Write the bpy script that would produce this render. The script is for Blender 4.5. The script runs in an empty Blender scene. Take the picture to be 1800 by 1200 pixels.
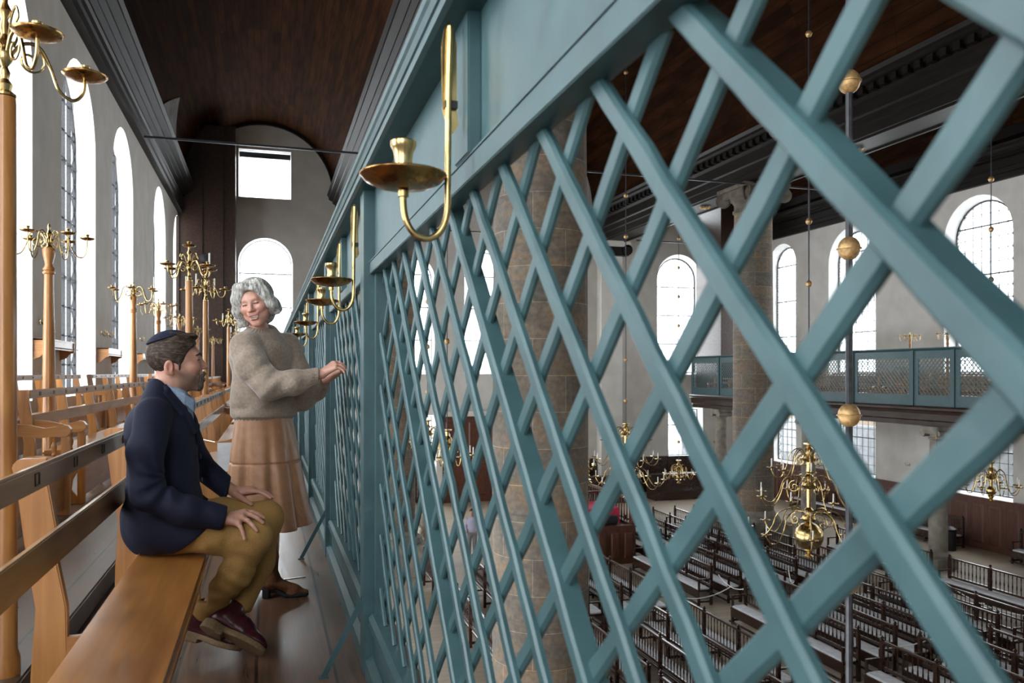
import bpy, bmesh, math, random
import numpy as np
from mathutils import Vector, Matrix
from mathutils.geometry import tessellate_polygon
random.seed(7)
PI = math.pi
sc = bpy.context.scene
COL = sc.collection

# ------------------------------------------------------------ camera, world, light, exposure
PSI = math.atan((900 - 468) / 1420)
cam = bpy.data.cameras.new('camera')
camo = bpy.data.objects.new('camera', cam); COL.objects.link(camo)
camo.location = (0, 0, 1.2)
camo.rotation_euler = (PI / 2, 0, -PSI)
cam.sensor_width = 36; cam.lens = 1420 / 1800 * 36
cam.shift_y = 55 / 1800
cam.clip_start = .05; cam.clip_end = 300
cam.dof.use_dof = True; cam.dof.focus_distance = 4.6; cam.dof.aperture_fstop = 5.6
sc.camera = camo

SKY_L = 5.0
w = bpy.data.worlds.new('overcast_sky'); sc.world = w; w.use_nodes = True
wn = w.node_tree.nodes; wl = w.node_tree.links
bg = wn['Background']; bg.inputs[0].default_value = (.90, .95, 1.0, 1); bg.inputs[1].default_value = SKY_L

sc.view_settings.view_transform = 'Standard'; sc.view_settings.look = 'None'
sc.view_settings.gamma = 1; sc.view_settings.use_curve_mapping = False
sc.view_settings.exposure = 0.25
sc.cycles.max_bounces = 8; sc.cycles.diffuse_bounces = 5; sc.cycles.glossy_bounces = 3
sc.cycles.transparent_max_bounces = 8; sc.cycles.transmission_bounces = 2
sc.cycles.caustics_reflective = False; sc.cycles.caustics_refractive = False
sc.cycles.sample_clamp_indirect = 4.0
sc.cycles.use_denoising = True

def window_light(c, sx, sz, rot, k=1.0):
    """overcast daylight falling through one window: an area light standing outside the pane"""
    l = bpy.data.lights.new('daylight', 'AREA'); l.shape = 'RECTANGLE'; l.size = sx; l.size_y = sz
    l.color = (.93, .965, 1.0)
    l.energy = SKY_L * k * sx * sz * PI
    o = bpy.data.objects.new('daylight', l); COL.objects.link(o)
    o.location = c; o.rotation_euler = rot
    return o

# ------------------------------------------------------------ materials
MATS = {}
def nmat(name):
    m = bpy.data.materials.new(name); m.use_nodes = True
    nt = m.node_tree; b = nt.nodes['Principled BSDF']; MATS[name] = m
    return m, nt, b
def N(nt, t, **kw):
    n = nt.nodes.new(t)
    for k, v in kw.items(): setattr(n, k, v)
    return n
def ramp(nt, cols):
    r = nt.nodes.new('ShaderNodeValToRGB')
    e = r.color_ramp.elements
    while len(e) > 1: e.remove(e[-1])
    e[0].position = cols[0][0]; e[0].color = (*cols[0][1], 1)
    for p, c in cols[1:]:
        x = e.new(p); x.color = (*c, 1)
    return r
def coord(nt, kind='Object', scale=(1, 1, 1)):
    tc = nt.nodes.new('ShaderNodeTexCoord'); mp = nt.nodes.new('ShaderNodeMapping')
    mp.inputs['Scale'].default_value = scale
    nt.links.new(tc.outputs[kind], mp.inputs[0]); return mp.outputs[0]
def noisy(name, c1, c2, scale=(3, 3, 3), nscale=1.0, rough=.5, metal=0, bump=0, detail=6, p=(.35, .65), spec=.5, coat=0, rough2=None):
    m, nt, b = nmat(name)
    co = coord(nt, 'Object', scale)
    n = N(nt, 'ShaderNodeTexNoise'); n.inputs['Scale'].default_value = nscale; n.inputs['Detail'].default_value = detail
    nt.links.new(co, n.inputs['Vector'])
    r = ramp(nt, [(p[0], c1), (p[1], c2)])
    nt.links.new(n.outputs[0], r.inputs[0]); nt.links.new(r.outputs[0], b.inputs['Base Color'])
    b.inputs['Roughness'].default_value = rough; b.inputs['Metallic'].default_value = metal
    b.inputs['Specular IOR Level'].default_value = spec
    b.inputs['Coat Weight'].default_value = coat; b.inputs['Coat Roughness'].default_value = .15
    if rough2 is not None:
        mr = N(nt, 'ShaderNodeMapRange'); mr.inputs['To Min'].default_value = rough; mr.inputs['To Max'].default_value = rough2
        nt.links.new(n.outputs[0], mr.inputs[0]); nt.links.new(mr.outputs[0], b.inputs['Roughness'])
    if bump:
        bp = N(nt, 'ShaderNodeBump'); bp.inputs['Strength'].default_value = bump; bp.inputs['Distance'].default_value = .01
        nt.links.new(n.outputs[0], bp.inputs['Height']); nt.links.new(bp.outputs[0], b.inputs['Normal'])
    return m
def wood(name, c1, c2, axis, rough=.35, coat=.0, knots=True):
    """varnished timber: fine grain stretched along one axis, a few knots"""
    s = [26, 26, 26]; s[axis] = 1.6
    m, nt, b = nmat(name)
    co = coord(nt, 'Object', tuple(s))
    n = N(nt, 'ShaderNodeTexNoise'); n.inputs['Scale'].default_value = 1.3; n.inputs['Detail'].default_value = 5; n.inputs['Distortion'].default_value = .6
    nt.links.new(co, n.inputs['Vector'])
    r = ramp(nt, [(.3, c1), (.7, c2)]); nt.links.new(n.outputs[0], r.inputs[0])
    out = r.outputs[0]
    s2 = [3.2, 3.2, 3.2]; s2[axis] = 1.1
    co2 = coord(nt, 'Object', tuple(s2))
    n2 = N(nt, 'ShaderNodeTexNoise'); n2.inputs['Scale'].default_value = 1.5; n2.inputs['Detail'].default_value = 3
    nt.links.new(co2, n2.inputs['Vector'])
    r2 = ramp(nt, [(.28, (.55, .42, .35)), (.45, (1, 1, 1)), (.8, (1.12, 1.06, 1))]); nt.links.new(n2.outputs[0], r2.inputs[0])
    mx = N(nt, 'ShaderNodeMix', data_type='RGBA', blend_type='MULTIPLY'); mx.inputs[0].default_value = .75
    nt.links.new(out, mx.inputs[6]); nt.links.new(r2.outputs[0], mx.inputs[7])
    nt.links.new(mx.outputs[2], b.inputs['Base Color'])
    b.inputs['Roughness'].default_value = rough
    b.inputs['Coat Weight'].default_value = coat; b.inputs['Coat Roughness'].default_value = .18
    bp = N(nt, 'ShaderNodeBump'); bp.inputs['Strength'].default_value = .12; bp.inputs['Distance'].default_value = .004
    nt.links.new(n.outputs[0], bp.inputs['Height']); nt.links.new(bp.outputs[0], b.inputs['Normal'])
    return m

TEAL = noisy('teal_paint', (.032, .072, .079), (.045, .098, .106), (5, 5, 5), 2.0, rough=.34, bump=.25, detail=9, rough2=.5)
TEAL_FAR = TEAL
PINE = [wood('pine_x', (.35, .140, .032), (.50, .225, .062), 0, .3, .3), wood('pine_y', (.35, .140, .032), (.50, .225, .062), 1, .3, .3), wood('pine_z', (.35, .140, .032), (.50, .225, .062), 2, .3, .3)]
SEAT = wood('seat_pine', (.30, .115, .024), (.42, .175, .042), 1, .30, .35)
RAIL = wood('worn_rail_pine', (.27, .14, .050), (.38, .21, .08), 1, .30, .35)
PLASTER = noisy('plaster', (.535, .50, .455), (.61, .575, .53), (1, 1, 1), 1.4, rough=.9, bump=.15, detail=8)
REVEAL = noisy('window_lit_reveal', (.78, .78, .76), (.86, .86, .84), (1, 1, 1), 2, rough=.9)  # whiter than the wall plaster: brightness from the windows put into the colour
DARKWOOD = noisy('dark_brown_oak', (.020, .0095, .006), (.045, .022, .013), (6, 1.2, 6), 2, rough=.42, bump=.2, spec=.4)
CORNICE = noisy('blackened_oak', (.005, .0035, .0028), (.012, .008, .006), (8, .6, 8), 2, rough=.5, bump=.2, spec=.18)
PEW = noisy('pew_oak', (.019, .008, .005), (.045, .018, .010), (9, 3, 9), 2, rough=.27, bump=.1, spec=.6)
MAHOG = noisy('red_brown_panel', (.065, .022, .013), (.115, .040, .022), (7, 7, 1.5), 2, rough=.4)
BRASS = noisy('polished_brass', (.40, .27, .11), (.62, .46, .21), (9, 9, 9), 2, rough=.16, metal=1, rough2=.34)
BRASS_D = noisy('tarnished_brass', (.26, .13, .045), (.52, .32, .12), (14, 14, 14), 1.5, rough=.16, metal=1, rough2=.4)
GILT = noisy('gilt_ball', (.42, .25, .10), (.62, .40, .18), (20, 20, 20), 2, rough=.42, metal=.6)
WAX = noisy('candle_wax', (.80, .77, .70), (.88, .86, .80), rough=.5)
IRON = noisy('black_iron', (.012, .012, .014), (.03, .03, .034), (20, 20, 20), 2, rough=.45, metal=.3)
STEELROD = noisy('wrought_rod', (.020, .020, .024), (.045, .045, .052), (8, 8, 8), 2, rough=.4, metal=.3)
CAPSTONE = noisy('dark_capital_stone', (.07, .055, .042), (.13, .105, .08), (2, 2, 2), 2, rough=.85, bump=.3)  # capitals, darker than the base stone
STONE_L = noisy('grey_stone', (.17, .15, .12), (.27, .24, .20), (2, 2, 2), 2, rough=.85, bump=.3)
CUSHION = noisy('white_cover', (.62, .62, .64), (.78, .78, .79), (3, 3, 3), 3, rough=.7, bump=.2)
REDV = noisy('crimson_velvet', (.42, .012, .05), (.60, .03, .09), (6, 6, 6), 3, rough=.8)
BLACKC = noisy('black_cloth', (.008, .008, .010), (.016, .016, .018), rough=.8)
ROPE = noisy('white_rope', (.7, .7, .68), (.8, .8, .78), rough=.7)
STRIP = noisy('bright_floor_strip', (.45, .45, .44), (.62, .62, .6), (10, 10, 10), 2, rough=.3, metal=.5)  # bright finish of the thin strip across the gallery floor
PEEL = noisy('bare_chipped_undercoat', (.62, .66, .70), (.75, .78, .80), rough=.6)

def mk_glass():
    m, nt, b = nmat('leaded_glass')
    out = nt.nodes['Material Output']; nt.nodes.remove(b)
    t = N(nt, 'ShaderNodeBsdfTransparent'); t.inputs[0].default_value = (.95, .97, .97, 1)
    g = N(nt, 'ShaderNodeBsdfGlossy'); g.inputs['Roughness'].default_value = .05
    mx = N(nt, 'ShaderNodeMixShader'); mx.inputs[0].default_value = .05
    nt.links.new(t.outputs[0], mx.inputs[1]); nt.links.new(g.outputs[0], mx.inputs[2]); nt.links.new(mx.outputs[0], out.inputs[0])
    return m
GLASS = mk_glass()

def mk_floor():
    m, nt, b = nmat('worn_floor_boards')
    tc = N(nt, 'ShaderNodeTexCoord')
    sp = N(nt, 'ShaderNodeSeparateXYZ'); nt.links.new(tc.outputs['Object'], sp.inputs[0])
    cx = N(nt, 'ShaderNodeCombineXYZ'); nt.links.new(sp.outputs[1], cx.inputs[0])
    ad = N(nt, 'ShaderNodeMath', operation='ADD'); ad.inputs[1].default_value = .347 - .006
    nt.links.new(sp.outputs[0], ad.inputs[0]); nt.links.new(ad.outputs[0], cx.inputs[1])
    br = N(nt, 'ShaderNodeTexBrick'); br.inputs['Scale'].default_value = 1; br.inputs['Brick Width'].default_value = 40; br.inputs['Row Height'].default_value = .303
    br.inputs['Mortar Size'].default_value = .0075; br.inputs['Mortar Smooth'].default_value = .3; br.offset = .37
    br.inputs['Color1'].default_value = (.135, .078, .050, 1); br.inputs['Color2'].default_value = (.100, .063, .043, 1); br.inputs['Mortar'].default_value = (.01, .008, .007, 1)
    nt.links.new(cx.outputs[0], br.inputs['Vector'])
    mp = N(nt, 'ShaderNodeMapping'); mp.inputs['Scale'].default_value = (30, 1.8, 1); nt.links.new(tc.outputs['Object'], mp.inputs[0])
    n = N(nt, 'ShaderNodeTexNoise'); n.inputs['Scale'].default_value = 1.5; n.inputs['Detail'].default_value = 7; n.inputs['Distortion'].default_value = .8
    nt.links.new(mp.outputs[0], n.inputs['Vector'])
    r = ramp(nt, [(.3, (.50, .48, .46)), (.7, (1.35, 1.28, 1.2))]); nt.links.new(n.outputs[0], r.inputs[0])
    mx = N(nt, 'ShaderNodeMix', data_type='RGBA', blend_type='MULTIPLY'); mx.inputs[0].default_value = 1
    nt.links.new(br.outputs[0], mx.inputs[6]); nt.links.new(r.outputs[0], mx.inputs[7])
    n3 = N(nt, 'ShaderNodeTexNoise'); n3.inputs['Scale'].default_value = 2.2; n3.inputs['Detail'].default_value = 4; nt.links.new(tc.outputs['Object'], n3.inputs['Vector'])
    r3 = ramp(nt, [(.42, (.82, .88, .90)), (.6, (1.15, .93, .78))]); nt.links.new(n3.outputs[0], r3.inputs[0])
    mx3 = N(nt, 'ShaderNodeMix', data_type='RGBA', blend_type='MULTIPLY'); mx3.inputs[0].default_value = .8
    nt.links.new(mx.outputs[2], mx3.inputs[6]); nt.links.new(r3.outputs[0], mx3.inputs[7])
    nt.links.new(mx3.outputs[2], b.inputs['Base Color'])
    rr = N(nt, 'ShaderNodeMapRange'); rr.inputs['To Min'].default_value = .20; rr.inputs['To Max'].default_value = .46; nt.links.new(n.outputs[0], rr.inputs[0]); nt.links.new(rr.outputs[0], b.inputs['Roughness'])
    hs = N(nt, 'ShaderNodeMath', operation='MULTIPLY_ADD'); hs.inputs[1].default_value = .45; nt.links.new(n.outputs[0], hs.inputs[0])
    iv = N(nt, 'ShaderNodeMath', operation='SUBTRACT'); iv.inputs[0].default_value = 1; nt.links.new(br.outputs[1], iv.inputs[1]); ivm = N(nt, 'ShaderNodeMath', operation='MULTIPLY'); ivm.inputs[1].default_value = .0; nt.links.new(iv.outputs[0], ivm.inputs[0]); nt.links.new(ivm.outputs[0], hs.inputs[2])
    n4 = N(nt, 'ShaderNodeTexNoise'); n4.inputs['Scale'].default_value = 7; n4.inputs['Detail'].default_value = 1; nt.links.new(tc.outputs['Object'], n4.inputs['Vector'])
    h2 = N(nt, 'ShaderNodeMath', operation='MULTIPLY_ADD'); h2.inputs[1].default_value = .5; nt.links.new(n4.outputs[0], h2.inputs[0]); nt.links.new(hs.outputs[0], h2.inputs[2])
    bp = N(nt, 'ShaderNodeBump'); bp.inputs['Strength'].default_value = .16; bp.inputs['Distance'].default_value = .006
    nt.links.new(h2.outputs[0], bp.inputs['Height']); nt.links.new(bp.outputs[0], b.inputs['Normal'])
    return m
FLOORM = mk_floor()

def mk_blocks(name, c1, c2, c3, cyl=True, bw=1.0, bh=.53):
    """ashlar: courses of blocks with pale joints, wrapped round a shaft"""
    m, nt, b = nmat(name)
    tc = N(nt, 'ShaderNodeTexCoord'); sp = N(nt, 'ShaderNodeSeparateXYZ'); nt.links.new(tc.outputs['Object'], sp.inputs[0])
    cx = N(nt, 'ShaderNodeCombineXYZ')
    at = N(nt, 'ShaderNodeMath', operation='ARCTAN2'); nt.links.new(sp.outputs[1], at.inputs[0]); nt.links.new(sp.outputs[0], at.inputs[1])
    mu = N(nt, 'ShaderNodeMath', operation='MULTIPLY'); mu.inputs[1].default_value = .73; nt.links.new(at.outputs[0], mu.inputs[0])
    nt.links.new(mu.outputs[0], cx.inputs[0]); nt.links.new(sp.outputs[2], cx.inputs[1])
    br = N(nt, 'ShaderNodeTexBrick'); br.inputs['Scale'].default_value = 1; br.inputs['Brick Width'].default_value = bw; br.inputs['Row Height'].default_value = bh
    br.inputs['Mortar Size'].default_value = .005; br.inputs['Mortar Smooth'].default_value = .2; br.inputs['Bias'].default_value = -.1
    br.inputs['Color1'].default_value = (*c1, 1); br.inputs['Color2'].default_value = (*c2, 1); br.inputs['Mortar'].default_value = (.30, .25, .19, 1)
    nt.links.new(cx.outputs[0], br.inputs['Vector'])
    mp = N(nt, 'ShaderNodeMapping'); mp.inputs['Scale'].default_value = (1, 1, 2.6); nt.links.new(tc.outputs['Object'], mp.inputs[0])
    n = N(nt, 'ShaderNodeTexNoise'); n.inputs['Scale'].default_value = 1.3; n.inputs['Detail'].default_value = 6; n.inputs['Distortion'].default_value = 1.2
    nt.links.new(mp.outputs[0], n.inputs['Vector'])
    r = ramp(nt, [(.35, (.72, .72, .74)), (.5, (1, 1, 1)), (.62, c3)]); nt.links.new(n.outputs[0], r.inputs[0])
    mx = N(nt, 'ShaderNodeMix', data_type='RGBA', blend_type='MULTIPLY'); mx.inputs[0].default_value = .9
    nt.links.new(br.outputs[0], mx.inputs[6]); nt.links.new(r.outputs[0], mx.inputs[7])
    n2 = N(nt, 'ShaderNodeTexNoise'); n2.inputs['Scale'].default_value = 14; n2.inputs['Detail'].default_value = 6; nt.links.new(tc.outputs['Object'], n2.inputs['Vector'])
    r2 = ramp(nt, [(.35, (.8, .8, .8)), (.65, (1.15, 1.15, 1.15))]); nt.links.new(n2.outputs[0], r2.inputs[0])
    mx2 = N(nt, 'ShaderNodeMix', data_type='RGBA', blend_type='MULTIPLY'); mx2.inputs[0].default_value = 1
    nt.links.new(mx.outputs[2], mx2.inputs[6]); nt.links.new(r2.outputs[0], mx2.inputs[7])
    nt.links.new(mx2.outputs[2], b.inputs['Base Color']); b.inputs['Roughness'].default_value = .8
    bp = N(nt, 'ShaderNodeBump'); bp.inputs['Strength'].default_value = .5; bp.inputs['Distance'].default_value = .02
    nt.links.new(br.outputs[1], bp.inputs['Height']); bp.invert = True; nt.links.new(bp.outputs[0], b.inputs['Normal'])
    return m
ASHLAR = mk_blocks('sandstone_blocks', (.165, .130, .096), (.108, .092, .075), (1.22, 1.0, .76))

def mk_vault(name, k=1.0):
    m, nt, b = nmat(name)
    tc = N(nt, 'ShaderNodeTexCoord'); sp = N(nt, 'ShaderNodeSeparateXYZ'); nt.links.new(tc.outputs['Object'], sp.inputs[0])
    at = N(nt, 'ShaderNodeMath', operation='ARCTAN2'); nt.links.new(sp.outputs[2], at.inputs[0]); nt.links.new(sp.outputs[0], at.inputs[1])
    mu = N(nt, 'ShaderNodeMath', operation='MULTIPLY'); mu.inputs[1].default_value = 3.3; nt.links.new(at.outputs[0], mu.inputs[0])
    cx = N(nt, 'ShaderNodeCombineXYZ'); nt.links.new(sp.outputs[1], cx.inputs[0]); nt.links.new(mu.outputs[0], cx.inputs[1])
    br = N(nt, 'ShaderNodeTexBrick'); br.inputs['Scale'].default_value = 1; br.inputs['Brick Width'].default_value = 3.6; br.inputs['Row Height'].default_value = .23
    br.inputs['Mortar Size'].default_value = .008; br.offset = .0; br.inputs['Mortar Smooth'].default_value = .1
    br.inputs['Color1'].default_value = (.040 * k, .0155 * k, .006 * k, 1); br.inputs['Color2'].default_value = (.022 * k, .009 * k, .0042 * k, 1); br.inputs['Mortar'].default_value = (.012, .006, .004, 1)
    nt.links.new(cx.outputs[0], br.inputs['Vector'])
    mp = N(nt, 'ShaderNodeMapping'); mp.inputs['Scale'].default_value = (.7, 5, 1); nt.links.new(cx.outputs[0], mp.inputs[0])
    n = N(nt, 'ShaderNodeTexNoise'); n.inputs['Scale'].default_value = 1.0; n.inputs['Detail'].default_value = 7; nt.links.new(mp.outputs[0], n.inputs['Vector'])
    r = ramp(nt, [(.3, (.55, .55, .6)), (.7, (1.4, 1.3, 1.15))]); nt.links.new(n.outputs[0], r.inputs[0])
    mx = N(nt, 'ShaderNodeMix', data_type='RGBA', blend_type='MULTIPLY'); mx.inputs[0].default_value = 1
    nt.links.new(br.outputs[0], mx.inputs[6]); nt.links.new(r.outputs[0], mx.inputs[7]); nt.links.new(mx.outputs[2], b.inputs['Base Color'])
    b.inputs['Roughness'].default_value = .85; b.inputs['Specular IOR Level'].default_value = .03
    return m
VAULT = mk_vault('vault_boards'); VAULT_N = mk_vault('shaded_nave_vault_boards', .85)  # nave copy is darker: the weaker light up there put into its colour
def mk_hall_floor():
    m, nt, b = nmat('sanded_hall_boards')
    tc = N(nt, 'ShaderNodeTexCoord')
    br = N(nt, 'ShaderNodeTexBrick'); br.inputs['Scale'].default_value = 1; br.inputs['Brick Width'].default_value = 5; br.inputs['Row Height'].default_value = .25; br.inputs['Mortar Size'].default_value = .006
    br.inputs['Color1'].default_value = (.42, .335, .245, 1); br.inputs['Color2'].default_value = (.36, .285, .205, 1); br.inputs['Mortar'].default_value = (.2, .15, .1, 1)
    nt.links.new(tc.outputs['Object'], br.inputs['Vector']); nt.links.new(br.outputs[0], b.inputs['Base Color']); b.inputs['Roughness'].default_value = .6
    return m
HALLF = mk_hall_floor()

# ------------------------------------------------------------ mesh builder
class MB:
    def __init__(s): s.v = []; s.f = []
    def add(s, vs, fs):
        k = len(s.v); s.v += [tuple(v) for v in vs]; s.f += [tuple(i + k for i in f) for f in fs]; return s
    def box(s, x0, x1, y0, y1, z0, z1):
        return s.add([(x, y, z) for z in (z0, z1) for y in (y0, y1) for x in (x0, x1)],
                     [(0, 2, 3, 1), (4, 5, 7, 6), (0, 1, 5, 4), (2, 6, 7, 3), (0, 4, 6, 2), (1, 3, 7, 5)])
    def prism(s, poly, axis, a, b):
        """poly: 2d outline in the two other axes (in xyz order), extruded from a to b along axis"""
        def P(p, h):
            q = list(p); q.insert(axis, h); return tuple(q)
        n = len(poly)
        vs = [P(p, a) for p in poly] + [P(p, b) for p in poly]
        tri = tessellate_polygon([[Vector((p[0], p[1], 0)) for p in poly]])
        fs = [tuple(t) for t in tri] + [tuple(i + n for i in reversed(t)) for t in tri]
        fs += [(i, (i + 1) % n, (i + 1) % n + n, i + n) for i in range(n)]
        return s.add(vs, fs)
    def tube(s, pts, r, seg=8, cap=True, squash=None):
        pts = [Vector(p) for p in pts]; n = len(pts)
        rs = r if isinstance(r, (list, tuple)) else [r] * n
        t0 = (pts[1] - pts[0]).normalized()
        up = Vector((0, 0, 1)) if abs(t0.z) < .9 else Vector((1, 0, 0))
        u = t0.cross(up).normalized(); vs = []
        for i, p in enumerate(pts):
            t = (pts[min(i + 1, n - 1)] - pts[max(i - 1, 0)])
            if t.length < 1e-9: t = t0
            t.normalize(); u = (u - t * u.dot(t))
            u = u.normalized() if u.length > 1e-6 else t.orthogonal().normalized()
            v = t.cross(u)
            for k in range(seg):
                a = 2 * PI * k / seg; vs.append(p + u * (math.cos(a) * rs[i]) + v * (math.sin(a) * rs[i]))
        fs = [(i * seg + k, i * seg + (k + 1) % seg, (i + 1) * seg + (k + 1) % seg, (i + 1) * seg + k) for i in range(n - 1) for k in range(seg)]
        if cap: fs += [tuple(reversed(range(seg))), tuple(range((n - 1) * seg, n * seg))]
        return s.add(vs, fs)
    def lathe(s, prof, seg=20, c=(0, 0, 0), M=None):
        """prof: (r, z) pairs"""
        vs = []; n = len(prof)
        for r, z in prof:
            for k in range(seg):
                a = 2 * PI * k / seg
                p = Vector((r * math.cos(a), r * math.sin(a), z))
                if M: p = M @ p
                vs.append((p[0] + c[0], p[1] + c[1], p[2] + c[2]))
        fs = [(i * seg + k, i * seg + (k + 1) % seg, (i + 1) * seg + (k + 1) % seg, (i + 1) * seg + k) for i in range(n - 1) for k in range(seg)]
        fs += [tuple(reversed(range(seg))), tuple(range((n - 1) * seg, n * seg))]
        return s.add(vs, fs)
    def bar(s, a, b, w, t, nrm, ends=None):
        """flat bar from a to b: width w in the plane, thickness t along nrm"""
        a = Vector(a); b = Vector(b); nrm = Vector(nrm).normalized()
        d = (b - a).normalized(); sd = d.cross(nrm).normalized() * (w / 2); nn = nrm * (t / 2)
        vs = [p + sd * i + nn * j for p in (a, b) for i in (-1, 1) for j in (-1, 1)]
        return s.add(vs, [(0, 1, 3, 2), (4, 6, 7, 5), (0, 4, 5, 1), (2, 3, 7, 6), (0, 2, 6, 4), (1, 5, 7, 3)])
    def build(s, name, m, parent=None, smooth=False, bevel=0, loc=None, **tags):
        me = bpy.data.meshes.new(name)
        vs = s.v
        me.from_pydata(vs, [], s.f)
        bm = bmesh.new(); bm.from_mesh(me)
        bmesh.ops.recalc_face_normals(bm, faces=bm.faces)
        if bevel:
            es = [e for e in bm.edges if len(e.link_faces) == 2 and e.calc_face_angle(0) > .6]
            bmesh.ops.bevel(bm, geom=es, offset=bevel, segments=2, affect='EDGES', clamp_overlap=True)
        bm.to_mesh(me); bm.free()
        me.materials.append(m)
        if smooth:
            me.shade_smooth()
            if smooth != 'all':
                try: me.set_sharp_from_angle(angle=math.radians(40))
                except Exception: pass
        o = bpy.data.objects.new(name, me); COL.objects.link(o)
        if parent is not None: o.parent = parent
        if loc is not None: o.location = loc
        for k, v in tags.items(): o[k] = v
        return o
def thing(name, label, cat, loc=(0, 0, 0), rz=0, group=None):
    o = bpy.data.objects.new(name, None); COL.objects.link(o); o.location = loc; o.rotation_euler = (0, 0, rz)
    o.empty_display_size = .1
    o['label'] = label; o['category'] = cat
    if group: o['group'] = group
    return o
def S(o): o['kind'] = 'structure'; return o
def kids(o): return [c for c in bpy.data.objects if c.parent == o]
def copy_tree(o, label=None, loc=None, rz=None, scale=None, group=None):
    c = o.copy(); COL.objects.link(c)
    if label: c['label'] = label
    if loc is not None: c.location = loc
    if rz is not None: c.rotation_euler = (0, 0, rz)
    if scale is not None: c.scale = scale if isinstance(scale, tuple) else (scale,) * 3
    if group: c['group'] = group
    def rec(src, dst):
        for ch in [x for x in src.children]:
            k = ch.copy(); COL.objects.link(k); k.parent = dst; rec(ch, k)
    rec(o, c)
    return c
def bez(p0, p1, p2, p3, n=10):
    p0, p1, p2, p3 = map(Vector, (p0, p1, p2, p3))
    return [p0 * (1 - t) ** 3 + p1 * 3 * t * (1 - t) ** 2 + p2 * 3 * t * t * (1 - t) + p3 * t ** 3 for t in [i / n for i in range(n + 1)]]
def catmull(pts, n=6):
    P = [Vector(p) for p in pts]; P = [2 * P[0] - P[1]] + P + [2 * P[-1] - P[-2]]; out = []
    for i in range(1, len(P) - 2):
        a, b, c, d = P[i - 1:i + 3]
        for k in range(n):
            t = k / n
            out.append(.5 * ((2 * b) + (c - a) * t + (2 * a - 5 * b + 4 * c - d) * t * t + (3 * b - a - 3 * c + d) * t ** 3))
    out.append(P[-2]); return out
# ------------------------------------------------------------ the setting
ZH = -5.2            # hall floor
XL, XR, YE, YB = -3.6, 24.9, 39.5, -3.9
def arch_loop(u0, u1, z0, z1, arch, n=16):
    if not arch: return [(u0, z0), (u1, z0), (u1, z1), (u0, z1)]
    r = (u1 - u0) / 2; c = (u0 + u1) / 2; zc = z1 - r
    return [(u0, z0), (u1, z0)] + [(c + r * math.cos(PI * k / n), zc + r * math.sin(PI * k / n)) for k in range(n + 1)]
WN = [0]
def pierced_wall(name, mp, u0, u1, z0, z1, ops, D=.5):
    """mp(u, z, depth) -> xyz. ops: (u0, u1, z0, z1, arched, splay)"""
    vs, fs, mi = [], [], []
    for depth, k in ((0, 0), (D, 1)):
        loops = [[(u0, z0), (u1, z0), (u1, z1), (u0, z1)]]
        for a, b, c, d, ar, spl in ops:
            s = spl * k
            loops.append(arch_loop(a + s, b - s, c + s * .6, d - s, ar))
        flat = [p for l in loops for p in l]; base = len(vs)
        vs += [mp(p[0], p[1], depth) for p in flat]
        for t in tessellate_polygon([[Vector((p[0], p[1], 0)) for p in l] for l in loops]):
            fs.append(tuple(i + base for i in t)); mi.append(0)
    n = len(vs) // 2; i = 4
    for a, b, c, d, ar, spl in ops:
        m = len(arch_loop(a, b, c, d, ar))
        for k in range(m):
            p, q = i + k, i + (k + 1) % m
            fs.append((p, q, q + n, p + n)); mi.append(1)
        i += m
    me = bpy.data.meshes.new(name); me.from_pydata(vs, [], fs); me.materials.append(PLASTER); me.materials.append(REVEAL)
    for p, x in zip(me.polygons, mi): p.material_index = x
    o = bpy.data.objects.new(name, me); COL.objects.link(o); return S(o)
def glazing(mp, op, D=.42, pitch=(.30, .36), light=None, lead=.014, zig=True, deep=.02):
    a, b, c, d, ar, spl = op; a += spl * .9; b -= spl * .9; c += spl * .55; d -= spl * .9
    WN[0] += 1
    def top(u):
        if not ar: return d
        r = (b - a) / 2; x = u - (a + b) / 2
        return d - r + math.sqrt(max(0, r * r - x * x))
    mb = MB()
    def bar(p, q, w, t=.02):
        A = Vector(mp(p[0], p[1], D)); B = Vector(mp(q[0], q[1], D)); n = Vector(mp(0, 0, 1)) - Vector(mp(0, 0, 0))
        if (B - A).length > .01: mb.bar(A, B, w, t, n)
    nu = max(2, round((b - a) / pitch[0])); du = (b - a) / nu
    for i in range(1, nu):
        u = a + i * du; bar((u, c), (u, top(u)), lead, deep)
    nz = max(2, round((d - c) / pitch[1])); dz = (d - c) / nz
    for j in range(1, nz):
        z = c + j * dz; hw = (b - a) / 2
        if ar and z > d - hw: hw = math.sqrt(max(0, hw * hw - (z - d + hw) ** 2))
        m = (a + b) / 2; heavy = j % 4 == 0
        bar((m - hw, z), (m + hw, z), .05 if heavy else lead, .07 if heavy else .02)
        if zig:
            for u, s in ((a, 1), (b, -1)):
                if z < top(u + s * du) - dz * .5:
                    bar((u, z - dz * .5), (u + s * du * .55, z), lead); bar((u + s * du * .55, z), (u, z + dz * .5), lead)
    lp = arch_loop(a, b, c, d, ar)
    for p, q in zip(lp, lp[1:] + lp[:1]): bar(p, q, .05, .06)
    g = mb.build('window_%d' % WN[0], IRON); S(g)
    vs = [mp(p[0], p[1], D + .012) for p in lp]
    gm = MB(); gm.add(vs, [tuple(t) for t in tessellate_polygon([[Vector((p[0], p[1], 0)) for p in lp]])])
    gm.build('glass_pane', GLASS, g)
    if light:
        rot, swap = light
        cc = mp((a + b) / 2, (c + d) / 2, .75)
        W, H = (b - a) * 1.05, (d - c) * 1.03
        window_light(cc, H if swap else W, W if swap else H, rot)
mL = lambda u, z, t: (XL - t, u, z)
mR = lambda u, z, t: (XR + t, u, z)
mE = lambda u, z, t: (u, YE + t, z)
mK = lambda u, z, t: (u, YB - t, z)
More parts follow.
